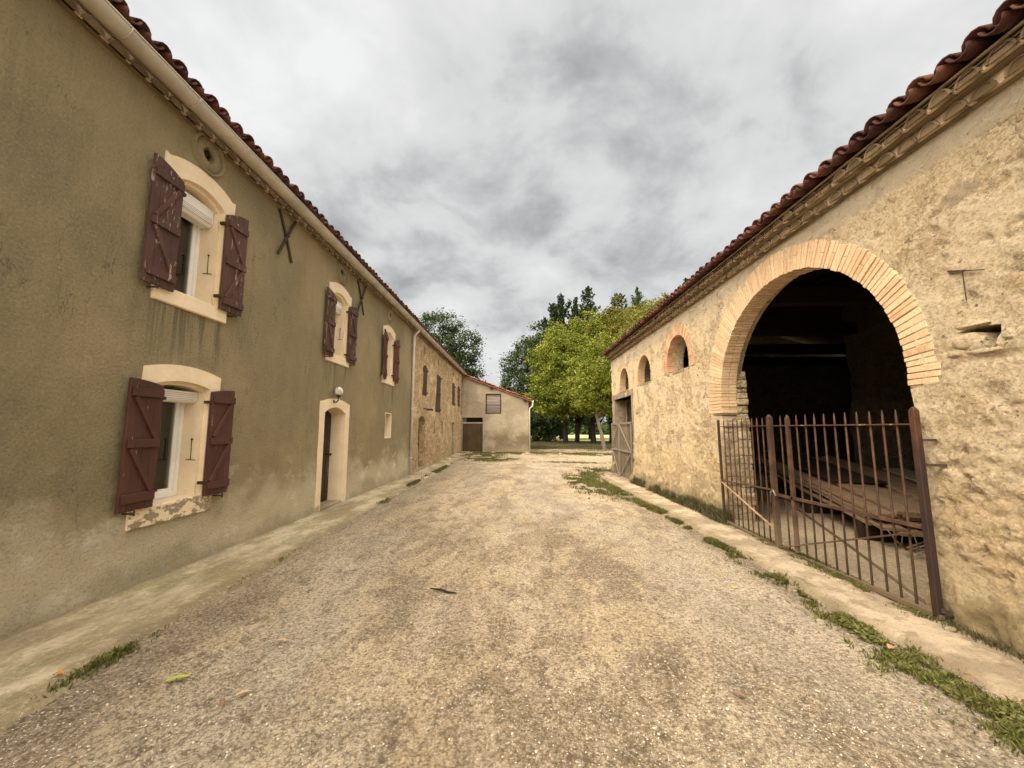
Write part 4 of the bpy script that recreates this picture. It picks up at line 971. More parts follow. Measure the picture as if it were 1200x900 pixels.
def bdisp(u, v):
    d = 0.020 * fbm(u, v, 0.8, 3) + 0.006 * fbm(u, v * 1.25, 4.5, 4, 0.62) + 0.005 * fbm(u, v, 15, 3, 0.65)
    # eroded ledge band low on the near part, pits elsewhere
    led = fbm(u * 0.6, v * 2.6, 2.6, 4, 0.6); zone = sst(v, 0.25, 0.6) * (1 - sst(v, 1.25, 1.7)) * (1 - sst(u, 3.3, 4.0)) + 0.45 * sst(v, 0.4, 0.8) * (1 - sst(v, 1.2, 1.8)) * sst(u, 6.6, 7.2)
    d = d + zone * 0.022 * led - zone * 0.03 * (led > 0.42)
    pit = fbm(u, v * 1.5, 3.4, 3, 0.6); d = d - 0.018 * sst(pit, 0.50, 0.62)
    # ledge under the putlog hole
    e = np.exp(-(((u - 3.1) / 0.17) ** 2 + ((v - 2.27) / 0.07) ** 2)); d = d + 0.035 * e * (v < 2.31)
    e = np.exp(-(((u - 3.05) / 0.25) ** 2 + ((v - 2.15) / 0.025) ** 2)); d = d - 0.03 * e
    d = d + (1 - sst(v, 0.05, 0.5)) * (0.06 + 0.05 * fbm(u, v, 3, 3) + 0.07 * sst(u, 7, 10))
    d = np.where(v > 3.9, d * 0.4 + 0.004, d)
    near = sst(np.hypot((u - AC) / AR, np.maximum(v - AZ, 0) / AB), 1.15, 1.35)
    ins = (v > 1.8) & (v < 4.1) & (np.abs(u - AC) < 2.5); d = np.where(ins, np.minimum(d, 0.004) * (1 - near) + d * near, d)
    return d
dense_wall('wall', 'barn', barn, [(BY0, -0.3), (BY1, -0.3), (BY1, top(BY1) + 0.06), (BY0, top(BY0) + 0.06)], holes, FR, BT, ylin, np.arange(-0.3, 4.25, 0.032), bdisp, 0.035)
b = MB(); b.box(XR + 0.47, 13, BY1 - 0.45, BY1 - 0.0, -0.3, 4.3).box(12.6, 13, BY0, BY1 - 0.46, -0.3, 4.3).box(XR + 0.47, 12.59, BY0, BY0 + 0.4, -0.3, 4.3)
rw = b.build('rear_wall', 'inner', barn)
# inner cross wall with ragged end
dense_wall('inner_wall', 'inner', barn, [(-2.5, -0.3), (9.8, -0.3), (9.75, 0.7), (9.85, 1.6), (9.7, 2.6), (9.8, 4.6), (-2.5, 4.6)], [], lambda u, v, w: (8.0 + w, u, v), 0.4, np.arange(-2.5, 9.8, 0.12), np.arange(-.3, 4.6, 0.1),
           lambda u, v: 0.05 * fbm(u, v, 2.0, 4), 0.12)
# gables
for y in (BY0, BY1 - 0.42): MB().prism([(XR + 0.1, 4.28), (12.9, 4.28), (8.3, 5.65)], [], lambda u, v, w: (u, y + w, v), 0, 0.4).build('gable', 'barn', barn)
# bricks
def brick_arch(c, r, ry, spring, bot, ln, th, depth, mat, par, nm, x0=XR, jl=None, jr=None, extra=0.0, face=0.012, mort=0.93):
    b = MB(); n = int(math.pi * (r + ry) / 2 / th)
    P = lambda a, q, x: (x, c + (r + q) * math.cos(a), spring + (ry + q) * math.sin(a))
    L = lambda a: ln + extra * (0.5 + 0.5 * math.cos(a)) ** 1.5
    def blk(a0, a1, q0, q1, xa, xb):
        vs = [P(a, q, x) for x in (xa, xb) for a, q in ((a0, q0), (a1, q0), (a1, q1), (a0, q1))]
        b.add(vs, [(0, 1, 2, 3), (4, 7, 6, 5), (0, 4, 5, 1), (1, 5, 6, 2), (2, 6, 7, 3), (3, 7, 4, 0)])
    edges = np.cumsum(RNG.uniform(0.75, 1.25, n)); edges = np.concatenate([[0], edges]) / edges[-1] * math.pi
    for i in range(n):
        g_ = 0.07 * math.pi / n; a0 = edges[i] + g_; a1 = edges[i + 1] - g_
        l = L(a0) + random.uniform(-0.014, 0.014); q0 = random.uniform(-0.008, 0.006); fx = x0 - face + random.uniform(-0.005, 0.005)
        if random.random() < 0.18 and ln > .2: l *= 0.55; blk(a0, a1, q0 + l + 0.006, L(a0) + random.uniform(-.02, .01), fx + .002, x0 + depth * 0.5)
        blk(a0, a1, q0, q0 + l, fx, x0 + depth * 0.5)
        blk(a0, a1, q0 + random.uniform(-.004, .004), 0.10, x0 + depth * 0.5 + 0.008, x0 + depth)
    for side, zb in ((1, jl if jl is not None else bot), (-1, jr if jr is not None else bot)):
        z = spring - 0.004
        while z - th > zb - 0.02:
            l = ln + random.uniform(-0.02, 0.02) * min(1, ln / 0.3) + (extra if side > 0 else 0); ri = r + random.uniform(-0.008, 0.008); fx = x0 - face + random.uniform(-0.006, 0.006)
            ya, yb = sorted((c + side * ri, c + side * (ri + l)))
            b.box(fx, x0 + depth * 0.5, ya, yb, z - th * 0.88, z); b.box(x0 + depth * 0.5 + 0.008, x0 + depth, ya if side > 0 else yb - 0.1, ya + 0.1 if side > 0 else yb, z - th * 0.88, z)
            z -= th
    o = b.build(nm, mat, par, bevel=0.004 if ln > .2 else 0)
    mb = MB(); nn_ = 36; qi = 0.010; A = [math.pi * i / nn_ for i in range(nn_ + 1)]
    zl = (jl if jl is not None else bot); zr = (jr if jr is not None else bot)
    pe = lambda a, q: (c + (r + q) * math.cos(a), spring + (ry + q) * math.sin(a))
    pts = [(c + r + qi, zl)] + [pe(a, qi) for a in A] + [(c - r - qi, zr), (c - r - L(math.pi) * mort, zr)] + [pe(a, L(a) * mort) for a in A[::-1]] + [(c + r + L(0) * mort, zl)]
    mb.prism(pts, [], FR, -face + 0.012, depth - 0.004); mb.build('mortar', 'joint', o)
    return o
brick_arch(AC, AR, AB, AZ, 1.88, 0.285, 0.056, 0.27, 'brick', barn, 'brick_arch', jl=1.86, jr=1.98, extra=0.19, face=0.008)
for i, (c, r, s1) in enumerate(SW):
    brick_arch(c, r, r, s1, WB + 0.01, 0.25 if i == 2 else 0.10, 0.05, 0.20, 'brickred' if i == 2 else 'brick', barn, 'window_brick_arch', face=0.014 if i == 2 else 0.004)
    so = MB().box(XR - 0.012, XR + 0.43, c - r - 0.02, c + r + 0.02, WB - 0.05, WB + 0.012).build('window_sill', 'path', barn, bevel=0.008)
    MB().prism([(c - r - .3, WB - .04), (c + r + .3, WB - .04)] + [(c + (r + .3) * math.cos(math.pi * k / 16), s1 + (r + .12) * math.sin(math.pi * k / 16)) for k in range(17)], [arch_hole(c, r - 0.03, WB - 0.02, s1, 16, s1 + r - 0.02)], FR, 0.205, 0.37).build('inner_reveal', 'inner' if i < 2 else 'jamb', barn)  # dark stone on the first two puts the reveal shade into the colour
# stone jambs of the great arch
def jamb(ya, yb, xa, xb, zt, side):
    b = MB(); z = -0.2
    while z < zt - 0.03:
        h = min(random.uniform(0.07, 0.17), zt - z); e = random.uniform(-0.025, 0.03); x = xa
        while x < xb - 0.03:
            w = random.uniform(0.12, 0.26); x2 = min(xb, x + w)
            if side > 0: b.box(x, x2 - 0.008, ya + e, yb, z, z + h - 0.010)
            else: b.box(x, x2 - 0.008, ya, yb + e, z, z + h - 0.010)
            x = x2
        z += h
    return b.build('stone_jamb', 'jamb', barn, bevel=0.012)
jamb(7.19, 7.5, XR + 0.03, XR + 0.50, 1.84, 1)
jamb(7.17, 7.5, XR + 0.275, XR + 0.48, 2.65, 1)
jamb(3.45, 3.69, XR + 0.05, XR + 0.6, 1.95, -1)
# putlog hole pocket
MB().box(XR + 0.24, XR + 0.5, 2.80, 3.35, 2.14, 2.54).build('pocket_stone', 'inner', barn)
# concrete frame of the far doorway
MB().box(XR - 0.012, XR + 0.45, 12.70, 15.60, 2.70, 2.90).box(XR - 0.010, XR + 0.40, 12.75, 12.96, -0.2, 2.698).box(XR - 0.010, XR + 0.40, 15.27, 15.58, -0.2, 2.698).build('door_lintel', 'path', barn, bevel=0.01)
MB().box(XR + 0.52, XR + 3.2, 15.0, 15.18, -0.2, 4.2).build('passage_wall', 'inner', barn)
def rock(c, sc_, seed, name, mat, par, det=3):
    bm = bmesh.new(); bmesh.ops.create_icosphere(bm, subdivisions=det, radius=1)
    for v in bm.verts:
        p = v.co; q = Vector((math.copysign(abs(p.x) ** .7, p.x), math.copysign(abs(p.y) ** .7, p.y), math.copysign(abs(p.z) ** .7, p.z)))
        k = 1 + 0.22 * mn.noise(p * 1.4 + Vector((seed, 0, 0))) + 0.10 * mn.noise(p * 4 + Vector((0, seed, 0)))
        v.co = Vector((q.x * sc_[0], q.y * sc_[1], q.z * sc_[2])) * k + Vector(c)
    me = bpy.data.meshes.new(name); bm.to_mesh(me); bm.free(); return link(name, me, mat, par, True)
for k_, (yc, zc2, sy, sz) in enumerate(((3.215, 2.300, .105, .060), (3.11, 2.205, .13, .018), (2.945, 2.30, .035, .04), (3.16, 2.425, .12, .016), (3.30, 2.22, .06, .03))):
    rock((XR + 0.005, yc, zc2), (0.030, sy, sz), k_ * 3.1, 'ledge_stone', 'barn', barn)
# T-shaped wall tie
b = MB(); b.bar((XR - 0.012, 3.28, 2.915), (XR - 0.014, 3.16, 2.873), 0.015).bar((XR - 0.014, 3.16, 2.873), (XR - 0.008, 3.03, 2.828), 0.008).bar((XR - 0.012, 3.175, 2.88), (XR - 0.010, 3.175, 2.63), 0.005); b.build('wall_tie', 'iron', barn)
shear = Matrix(((1, 0, 0, 0), (0, 1, 0, 0), (0, 0.0123, 1, 0), (0, 0, 0, 1)))
_, zc_, pr_ = genoise(barn, XR, 4.075, -1, BY0, BY1 + 0.1, [(0.10, 0.088), (0.10, 0.088)], 0.205, mtx=shear)
BA = R(16)
tile_roof('roof', 'tile', barn, BY0, BY1 + 0.25, 0.205, XR - 0.325, zc_ - 0.01, 1, BA, 14, mtx=shear, jit=1.4)
e0 = zc_ - 0.03
b = MB(); V = [(XR - 0.2, BY0), (XR - 0.2, BY1 + 0.2), (8.3, BY1 + 0.2), (8.3, BY0), (13.3, BY0), (13.3, BY1 + 0.2)]
hz = lambda x: e0 + (x - XR + 0.2) * math.tan(BA) if x <= 8.31 else e0 + (8.3 - XR + .2) * math.tan(BA) - (x - 8.3) * math.tan(BA)
b.add([(x, y, hz(x) + 0.0123 * y) for x, y in V], [(0, 1, 2, 3), (3, 2, 5, 4)]); b.add([(x, y, hz(x) + 0.0123 * y - 0.03) for x, y in V], [(0, 1, 2, 3), (3, 2, 5, 4)]); b.build('roof_deck', 'beam', barn)
for y in (0.5, 2.6, 4.9, 7.0, 9.4, 11.8, 14.0):
    MB().box(XR + 0.3, 12.7, y, y + 0.22, 3.85, 4.13).bar((XR + 0.6, y + 0.11, 4.1), (8.3, y + 0.11, 5.35), 0.16).build('roof_truss', 'beam', barn)
for x in (4.6, 5.8, 7.0, 8.2): MB().bar((x, BY0, hz(x) - 0.13), (x, BY1, hz(x) - 0.13 + 0.2), 0.15).build('purlin', 'beam', barn)

# ------------------------------------------------------------------ iron gate across the great arch
XG = 3.50
gate = thing('iron_gate', (XG, 5.35, 0.03), 'rusty barred iron gate with pointed bars standing across the great brick arch', 'gate')
def P(y, z, x=XG): return (x, y, z)
MB().bar(P(3.60, -0.02), P(3.615, 1.765), 0.054).bar(P(3.615, 1.765), P(3.615, 1.80), 0.054, w1=0.02).build('post', 'rustpost', gate, bevel=0.004)
MB().bar(P(5.672, -0.02), P(5.686, 1.77), 0.062).bar(P(5.686, 1.77), P(5.686, 1.805), 0.062, w1=0.02).build('post', 'rust', gate, bevel=0.003)
MB().bar(P(7.10, 0.0), P(7.14, 1.76), 0.035).build('post', 'iron', gate, bevel=0.002)
for y, z in ((3.59, 1.506), (3.575, 1.293)): MB().bar((XG + 0.02, y, z), (XR + 0.03, y - 0.07, z), 0.022).build('hinge_pin', 'iron', gate)
MB().bar((XG, 3.57, 0.10), (XR, 3.40, 0.10), 0.03).build('hinge_pin', 'iron', gate)
def bars(par, ys_, zbf, zt=1.75):
    for y in ys_:
        lean = random.uniform(-.008, .008)
        MB().tube([P(y + lean, zbf(y), XG + 0.012), P(y + lean * .5, 0.7, XG + 0.012 + random.uniform(-.004, .004)), P(y, zt - 0.03, XG + 0.012), P(y, zt + 0.035, XG + 0.012)], [0.0105, 0.0105, 0.0105, 0.002], 8).build('bar', 'rust', par)
lf = MB().bar(P(3.645, 1.645), P(5.60, 1.648), 0.030, 0.012).build('gate_leaf', 'rail', gate)
bars(lf, [3.80, 3.94, 4.084, 4.236, 4.386, 4.535, 4.69, 4.842, 4.99, 5.152, 5.465], lambda y: 0.03)
MB().bar(P(3.64, 0.753), P(5.62, 0.712), 0.045, 0.03).build('middle_rail', 'rust', lf)
MB().bar(P(3.64, 0.716, XG - 0.02), P(5.63, 0.02, XG - 0.02), 0.032, 0.014).build('diagonal_brace', 'rust', lf)
MB().bar(P(3.57, 0.045), P(5.65, 0.0), 0.05, 0.04).build('bottom_rail', 'rust', lf)
MB().bar(P(5.30, 0.05), P(5.308, 1.74), 0.045).bar(P(5.308, 1.74), P(5.308, 1.79), 0.045, w1=0.01).build('stile', 'rust', lf, bevel=0.003)
MB().tube([P(5.60, 0.70, XG - .04), P(5.64, 0.77, XG - .045), P(5.69, 0.74, XG - .05), P(5.70, 0.60, XG - .05)], 0.011, 8).build('latch', 'greywood', lf)
MB().bar((3.62, 5.614, 0.62), (3.62, 4.617, 0.32), 0.03, 0.012).bar((3.62, 4.617, 0.32), (3.58, 3.75, 0.06), 0.03, 0.012).build('back_brace', 'rust', lf)
l2 = MB().bar(P(7.12, 1.645), P(5.70, 1.648), 0.028, 0.012).build('gate_leaf', 'rust', gate)
bars(l2, [6.973, 6.83, 6.683, 6.547, 6.411, 6.277, 6.136, 6.004, 5.869], lambda y: 0.04, 1.735)
MB().bar(P(7.12, 0.715), P(5.71, 0.765), 0.032, 0.02).build('middle_rail', 'rust', l2)
MB().bar(P(7.12, 0.70, XG - .02), P(5.70, 0.242, XG - .02), 0.026, 0.014).build('diagonal_brace', 'tanrail', l2)
MB().bar(P(7.10, 0.05), P(5.70, 0.0), 0.045, 0.035).build('bottom_rail', 'rust', l2)

# wooden-framed wire gate in the far doorway
wg = thing('wire_mesh_gate', (XR - 0.04, 14.2, -0.1), 'grey wooden double gate filled with wire mesh in the far barn doorway', 'gate')
XW = XR - 0.06
def wleaf(ya, yb, d1, d2):
    def Q(y, z, x=XW): return (x, y, z)
    f = MB(); z0, z1, zm = -0.10, 1.80, 0.87
    f.bar(Q(ya + 0.03, z0), Q(ya + 0.03, z1), 0.06, 0.04).bar(Q(yb - 0.03, z0), Q(yb - 0.03, z1), 0.06, 0.04).bar(Q(ya, z1, XW + .003), Q(yb, z1, XW + .003), 0.04, 0.07).bar(Q(ya, z0 + 0.03, XW + .003), Q(yb, z0 + 0.03, XW + .003), 0.05, 0.07)
    l = f.build('gate_leaf', 'greywood', wg, bevel=0.003)
    MB().bar(Q(ya, zm, XW - 0.02), Q(yb, zm, XW - 0.02), 0.025, 0.06).build('rail', 'greywood', l)
    for (a, b_), dd in (((zm + 0.03, z1 - 0.04), d1), ((z0 + 0.06, zm - 0.03), d2)):
        if dd == '/': a, b_ = b_, a          # y runs away from us
        MB().bar(Q(ya + 0.05, a, XW - 0.02), Q(yb - 0.05, b_, XW - 0.02), 0.022, 0.05).build('brace', 'greywood', l)
    m_ = MB(); y = ya + 0.08
    while y < yb - 0.05: m_.bar(Q(y, z0, XW + 0.03), Q(y, z1, XW + 0.03), 0.006); y += 0.05
    z = z0 + 0.05
    while z < z1: m_.bar(Q(ya, z, XW + 0.033), Q(yb, z, XW + 0.033), 0.006); z += 0.05
    m_.build('wire_mesh', 'greywood', l)
wleaf(12.87, 14.42, '\\', '/')
wleaf(14.48, 15.56, '/', '\\')

# ------------------------------------------------------------------ timber pile in the barn
U = Vector((0.27, 0.963, 0.085)).normalized(); Wd = Vector((0.95, -0.30, 0.0)).normalized()
P0 = Vector((4.80, 5.62, 0.0))
GP = 'long boards stacked in the barn'
def board(p, ln, w, th, mat, label, ang=0.0, group=GP):
    u = (Matrix.Rotation(ang, 3, 'Z') @ U).normalized(); v = u.cross(Vector((0, 0, 1))).normalized(); n_ = v.cross(u)
    b = MB(); q = 6; vs = []; wob = [random.uniform(-.012, .012) for _ in range(q + 1)]
    for i in range(q + 1):
        c = p + u * (ln * i / q) + n_ * wob[i]
        for a, h in ((-1, 0), (1, 0), (1, 1), (-1, 1)): vs.append(c + v * (a * w / 2) + n_ * (h * th))
    fs = [(i * 4 + k, i * 4 + (k + 1) % 4, i * 4 + 4 + (k + 1) % 4, i * 4 + 4 + k) for i in range(q) for k in range(4)] + [(0, 3, 2, 1), (q * 4, q * 4 + 1, q * 4 + 2, q * 4 + 3)]
    o = b.add(vs, fs).build('timber_board', mat, None, bevel=0.003, origin=tuple(p))
    return tag(o, label, 'board', group)
for k, t_ in enumerate((0.5, 2.4, 4.2)):
    p = P0 + U * t_; b = MB().bar(p - Wd * 0.05 + Vector((0, 0, 0.09 - p.z * 0)), p + Wd * 1.75 + Vector((0, 0, 0.09)), 0.13)
    zlift = 0.085 / 0.963 * t_
    b = MB().box(0, 1.8, -0.07, 0.07, 0, 0.22 + zlift); b.v = [tuple(Vector((P0.x, P0.y, 0)) + Vector((U.x, U.y, 0)) * t_ + Wd * x + Vector((U.x, U.y, 0)) * y + Vector((0, 0, z))) for x, y, z in b.v]
    tag(b.build('bearer_block', 'beam', None, bevel=0.006, origin=tuple(P0 + Vector((U.x, U.y, 0)) * t_)), 'squared timber lying on the barn floor under the stacked boards', 'timber', 'bearers under the boards')
ORDN = ['first', 'second', 'third', 'fourth', 'fifth', 'sixth', 'seventh', 'eighth', 'ninth', 'tenth', 'eleventh']
for layer in range(6):
    x = 0.0; nb_ = 0
    while x < 1.65:
        w = random.uniform(0.16, 0.30)
        if not (layer == 5 and random.random() < 0.3):
            board(P0 + Wd * (x + w / 2) + U * random.uniform(-0.15, 0.35) + Vector((0, 0, 0.225 + layer * 0.052)), random.uniform(4.0, 5.2), w - 0.012, 0.042, 'board',
                  ('%s board from the left in the top layer of the timber pile' % ORDN[nb_]) if layer == 5 else 'long dusty sawn board inside the timber pile, below its top layer', random.uniform(-.025, .025))
        nb_ += 1; x += w
board(P0 + Wd * 0.55 + U * 1.6 + Vector((0, 0, 0.56)), 3.6, 0.75, 0.03, 'beam', 'wide dark reddish-brown panel lying on top at the back of the board pile', 0.03, None)
board(P0 + Wd * 1.35 + U * 0.1 + Vector((0, 0, 0.56)), 2.9, 0.34, 0.035, 'greywood', 'pale grey board lying loose on top of the pile at its front right', -0.12, None)
b = MB()
for i in range(9):
    p = Vector((4.75 + random.uniform(-.1, .5), 5.35 + random.uniform(-.3, .2), 0.03)); d_ = Vector((random.uniform(-.3, .5), random.uniform(-.3, .3), random.uniform(.05, .30)))
    q0 = Vector((4.95, 5.4, 0.10)); b.tube([q0 + (p - q0) * 0.3, p + d_ * .6, p + d_ * 1.3 + Vector((0.05, 0.05, 0))], [0.012, 0.009, 0.004], 6)
tag(b.build('branch', 'barkpale', None, origin=(4.9, 5.4, 0.03)), 'tangle of bare broken branches lying at the front end of the board pile', 'branch')

# ------------------------------------------------------------------ trees
def quads(cent, nrm, size, asp=0.55, droop=0.0):
    n = len(cent); t = RNG.normal(size=(n, 3)); t[:, 2] -= droop
    t -= nrm * (t * nrm).sum(1)[:, None]; t /= np.linalg.norm(t, axis=1)[:, None] + 1e-9; bt = np.cross(nrm, t)
    s = size[:, None]; V = np.empty((n, 4, 3))
    V[:, 0] = cent - t * s; V[:, 1] = cent + bt * s * asp; V[:, 2] = cent + t * s; V[:, 3] = cent - bt * s * asp
    return V.reshape(-1, 3), np.arange(4 * n).reshape(n, 4)
def tree(name, base, label, cat, lobes, nclump, nleaf, lsize, leafmat, trunkmat, tr, fork, lean=(0, 0), crad=0.5, group=None, limbs=9, open_=0.5):
    """lobes: list of (cx,cy,cz,rx,ry,rz) relative to base"""
    t = thing(name, base, label, cat, group); B = Vector(base)
    vol = np.array([l[3] * l[4] * l[5] for l in lobes]); pr = vol / vol.sum(); cs = []
    for k in RNG.choice(len(lobes), nclump, p=pr):
        l = np.array(lobes[k]); d = RNG.normal(size=3); d /= np.linalg.norm(d)
        q = RNG.uniform(open_, 1.08) ** 0.6; lump = 1 + 0.30 * mn.noise(Vector(d * 2.3 + k * 3))
        cs.append(l[:3] + d * l[3:] * q * lump)
    cs = np.array(cs)
    cnt = RNG.poisson(nleaf, nclump) + 4; idx = np.repeat(np.arange(nclump), cnt)
    g = RNG.normal(size=(len(idx), 3)); rad = RNG.uniform(0.55, 1.25, nclump)[idx][:, None] * crad
    pos = cs[idx] + g * rad * np.array([0.62, 0.62, 0.42])
    nr = RNG.normal(size=pos.shape) * 0.8 + np.array([0, 0, 0.7]) + g * 0.35; nr /= np.linalg.norm(nr, axis=1)[:, None]
    V, F = quads(pos + np.array(base), nr, RNG.uniform(0.6, 1.3, len(pos)) * lsize, 0.5, 0.5)
    npmesh('crown', V, F, leafmat, t)
    b = MB(); top = B + Vector((lean[0], lean[1], fork)); m_ = B + Vector((lean[0] * .4, lean[1] * .4, fork * .5))
    b.tube([B + Vector((0, 0, -0.2)), B + Vector((0, 0, 0.12)), m_, top], [tr * 1.5, tr * 1.12, tr * 0.95, tr * 0.8], 10)
    sel = RNG.choice(nclump, min(nclump, limbs * 3), replace=False)
    for i, k in enumerate(sel):
        c = Vector(cs[k]) + B; r0 = tr * (0.5 if i < limbs else 0.25)
        s_ = top if i < limbs else B + Vector(cs[sel[i % limbs]]) * 0.55 + Vector((lean[0] * .45, lean[1] * .45, fork * .45))
        mid = s_.lerp(c, 0.5) + Vector((random.uniform(-.2, .2), random.uniform(-.2, .2), 0.25 * (c - s_).length * 0.4))
        b.tube([s_ - Vector((0, 0, tr)), s_.lerp(mid, .5) + Vector((0, 0, .08)), mid, c], [r0, r0 * .75, r0 * .5, 0.02], 6)
    b.build('trunk', trunkmat, t)
    return t
gz = lambda x, y: float(G(x, y)) - 0.03
WT = 'walnut trees beyond the yard'
tree('walnut_tree', (4.65, 41.5, gz(4.6, 41)), 'lime green walnut with a straight dark trunk, nearest the outbuilding', 'tree', [(-0.3, -1, 7.2, 3.3, 3.2, 4.2), (0.6, -1.5, 5.0, 3.2, 3, 2.2), (-1.4, -1, 4.6, 2.4, 2.6, 1.9)], 420, 95, 0.12, 'lime', 'bark', 0.26, 2.4, group=WT, crad=0.62)
tree('walnut_tree', (6.1, 43.5, gz(6.1, 43)), 'tall lime green walnut with twin dark trunks in the middle of the grove', 'tree', [(0.2, -1, 8.0, 3.4, 3.2, 4.4), (0.4, -1, 5, 3.3, 3, 2)], 400, 92, 0.12, 'lime', 'bark', 0.24, 2.3, (0.3, 0), group=WT, crad=0.62)
tree('walnut_tree', (7.5, 41.5, gz(7.5, 41)), 'lime green walnut with a thick dark trunk right of the twin trunks', 'tree', [(0.5, -1.5, 8.2, 3.4, 3.2, 4.4), (0.6, -1.6, 5, 3.2, 3, 2)], 400, 92, 0.12, 'lime', 'bark', 0.27, 2.4, group=WT, crad=0.62)
tree('walnut_tree', (5.62, 27.0, gz(5.6, 27)), 'yellow green walnut with a pale leaning trunk beside the barn corner', 'tree', [(0.6, 0.9, 5.4, 2.5, 2.6, 2.4), (-0.7, 0.4, 4.3, 1.6, 1.8, 1.3), (1.8, 1.0, 5.6, 2.4, 2.4, 2.5), (-0.3, 0.6, 3.5, 1.7, 1.8, 0.9), (1.2, 0.8, 3.4, 1.8, 1.8, 1.0)], 470, 85, 0.088, 'lime', 'barkpale', 0.13, 2.5, (-0.45, 0.3), 0.42, group=WT)
tree('walnut_tree', (9.3, 41, gz(9, 41)), 'walnut with browning leaves and a dark trunk close behind the pale leaning trunk', 'tree', [(0.8, -1.5, 9.5, 3.8, 3.2, 4.4), (0, -1, 5.5, 3.0, 3, 2.4)], 400, 92, 0.12, 'limebrown', 'bark', 0.25, 2.5, group=WT, crad=0.62)
tree('walnut_tree', (11.8, 33, gz(12, 33)), 'walnut with browning upper leaves rising behind the barn roof', 'tree', [(0, -0.5, 8.0, 3.6, 3.2, 4.2)], 340, 85, 0.115, 'limebrown', 'bark', 0.24, 2.6, group=WT, crad=0.62)
tree('oak_tree', (-6.6, 38, gz(-6, 38)), 'dark green broadleaf tree rising behind the stone house roof', 'tree', [(-1.6, 0, 9.3, 2.7, 2.4, 3.4), (1.0, 0, 8.2, 1.9, 2.2, 3.3), (-0.5, 0, 6.0, 2.8, 2.4, 2.6)], 260, 85, 0.125, 'dkleaf', 'bark', 0.3, 3.5, crad=0.62, open_=0.35)
tree('holm_oak', (0.7, 49, gz(0, 49)), 'dense dark green tree reaching low to the ground beside the outbuilding roof', 'tree', [(0.1, 0, 7.6, 2.9, 2.8, 5.4), (2.0, 0, 9.2, 2.4, 2.5, 5.0), (1.2, -1, 3.5, 3.6, 2.5, 3.2)], 420, 80, 0.14, 'dkleaf', 'bark', 0.35, 2.5, crad=0.65, open_=0.45)
tree('hedge_bush', (2.9, 45.5, gz(3, 45)), 'low dark green bush filling the gap left of the walnut trunks', 'bush', [(0, 0, 1.6, 2.2, 1.2, 1.7), (-2.2, 0, 1.8, 1.8, 1.2, 1.8)], 160, 60, 0.12, 'dkleaf', 'bark', 0.1, 0.6, crad=0.5)

def conifer(base, h, rmax, label, mat, lead=1, seed=0):
    rmax *= 1.3
    t = thing('conifer_tree', base, label, 'tree', 'conifers behind the walnut trees'); B = np.array(base, float); r = np.random.default_rng(seed)
    C_ = []; Nn = []; b = MB(); b.tube([Vector(B), Vector(B + [0, 0, h * .5]), Vector(B + [0, 0, h * 0.99])], [0.32, 0.2, 0.03], 8)
    tips = [(0, 0, 1.0)] + [(r.uniform(-.20, .20) * h * .5, r.uniform(-.1, .1) * h * .4, r.uniform(.84, .95)) for _ in range(lead)]
    for ti, (dx, dy, hh) in enumerate(tips):
        H0 = h * hh; z = 1.5 if ti == 0 else H0 * .55
        while z < H0:
            f = 1 - z / H0; L0 = (rmax * (min(1, f * 1.25) ** 0.55) * (0.8 + 0.35 * math.sin(z * 2.1 + seed)) + 0.12) * (1 if ti == 0 else 0.75)
            for k in range(6 if f > .15 else 4):
                a = r.uniform(0, 2 * math.pi); L = L0 * r.uniform(0.45, 1.3); up = r.uniform(0.35, 0.85)
                n = max(6, int(L * 26)); s_ = np.sqrt(r.uniform(0.02, 1, n)); w = 0.42 * (1 - s_ * .7) * min(1, L)
                off = r.normal(size=n) * w * .5
                x = np.cos(a) * s_ * L - np.sin(a) * off; y = np.sin(a) * s_ * L + np.cos(a) * off
                zz_ = z + up * L * s_ * (0.35 + .65 * s_) + r.normal(size=n) * .10
                C_.append(np.c_[B[0] + dx * min(1, z / H0 * 1.2) + x, B[1] + dy + y, B[2] + zz_]); nn_ = r.normal(size=(n, 3)) * .6 + [-np.cos(a) * up, -np.sin(a) * up, 0.9]; Nn.append(nn_)
            z += 0.26 + 0.18 * f
    C_ = np.concatenate(C_); Nn = np.concatenate(Nn); Nn /= np.linalg.norm(Nn, axis=1)[:, None]
    V, F = quads(C_, Nn, r.uniform(.13, .26, len(C_)), 0.45)
    npmesh('crown', V, F, mat, t); b.build('trunk', 'bark', t)
conifer((3.6, 56, gz(3, 56)), 17.2, 3.0, 'leftmost dark conifer with a ragged stepped top above the walnuts', 'conif', 2, 1)
conifer((5.6, 55, gz(5, 55)), 20.2, 3.0, 'dark conifer with the tallest top on the left above the walnuts', 'conif', 1, 2)
conifer((9.6, 55, gz(9, 55)), 21.4, 2.4, 'narrow pointed conifer in the middle, the tallest of the row', 'conif', 1, 3)
conifer((7.9, 56, gz(8, 56)), 19.2, 2.3, 'dark conifer just left of the tallest pointed one', 'conif', 0, 4)
conifer((13.9, 55, gz(14, 55)), 20.4, 2.8, 'dark conifer with spreading tips right of the tallest one', 'conif', 2, 5)
conifer((16.4, 54, gz(16, 54)), 20.8, 2.3, 'lighter green young conifer pointed top nearest the barn roof', 'conifl', 0, 6)
conifer((20.3, 54, gz(20, 54)), 20.0, 2.6, 'light green conifer half hidden behind the barn roof edge', 'conifl', 1, 8)
conifer((23.5, 55, gz(20, 55)), 22.5, 2.0, 'thin conifer tip poking up just above the barn roof', 'conif', 0, 9)

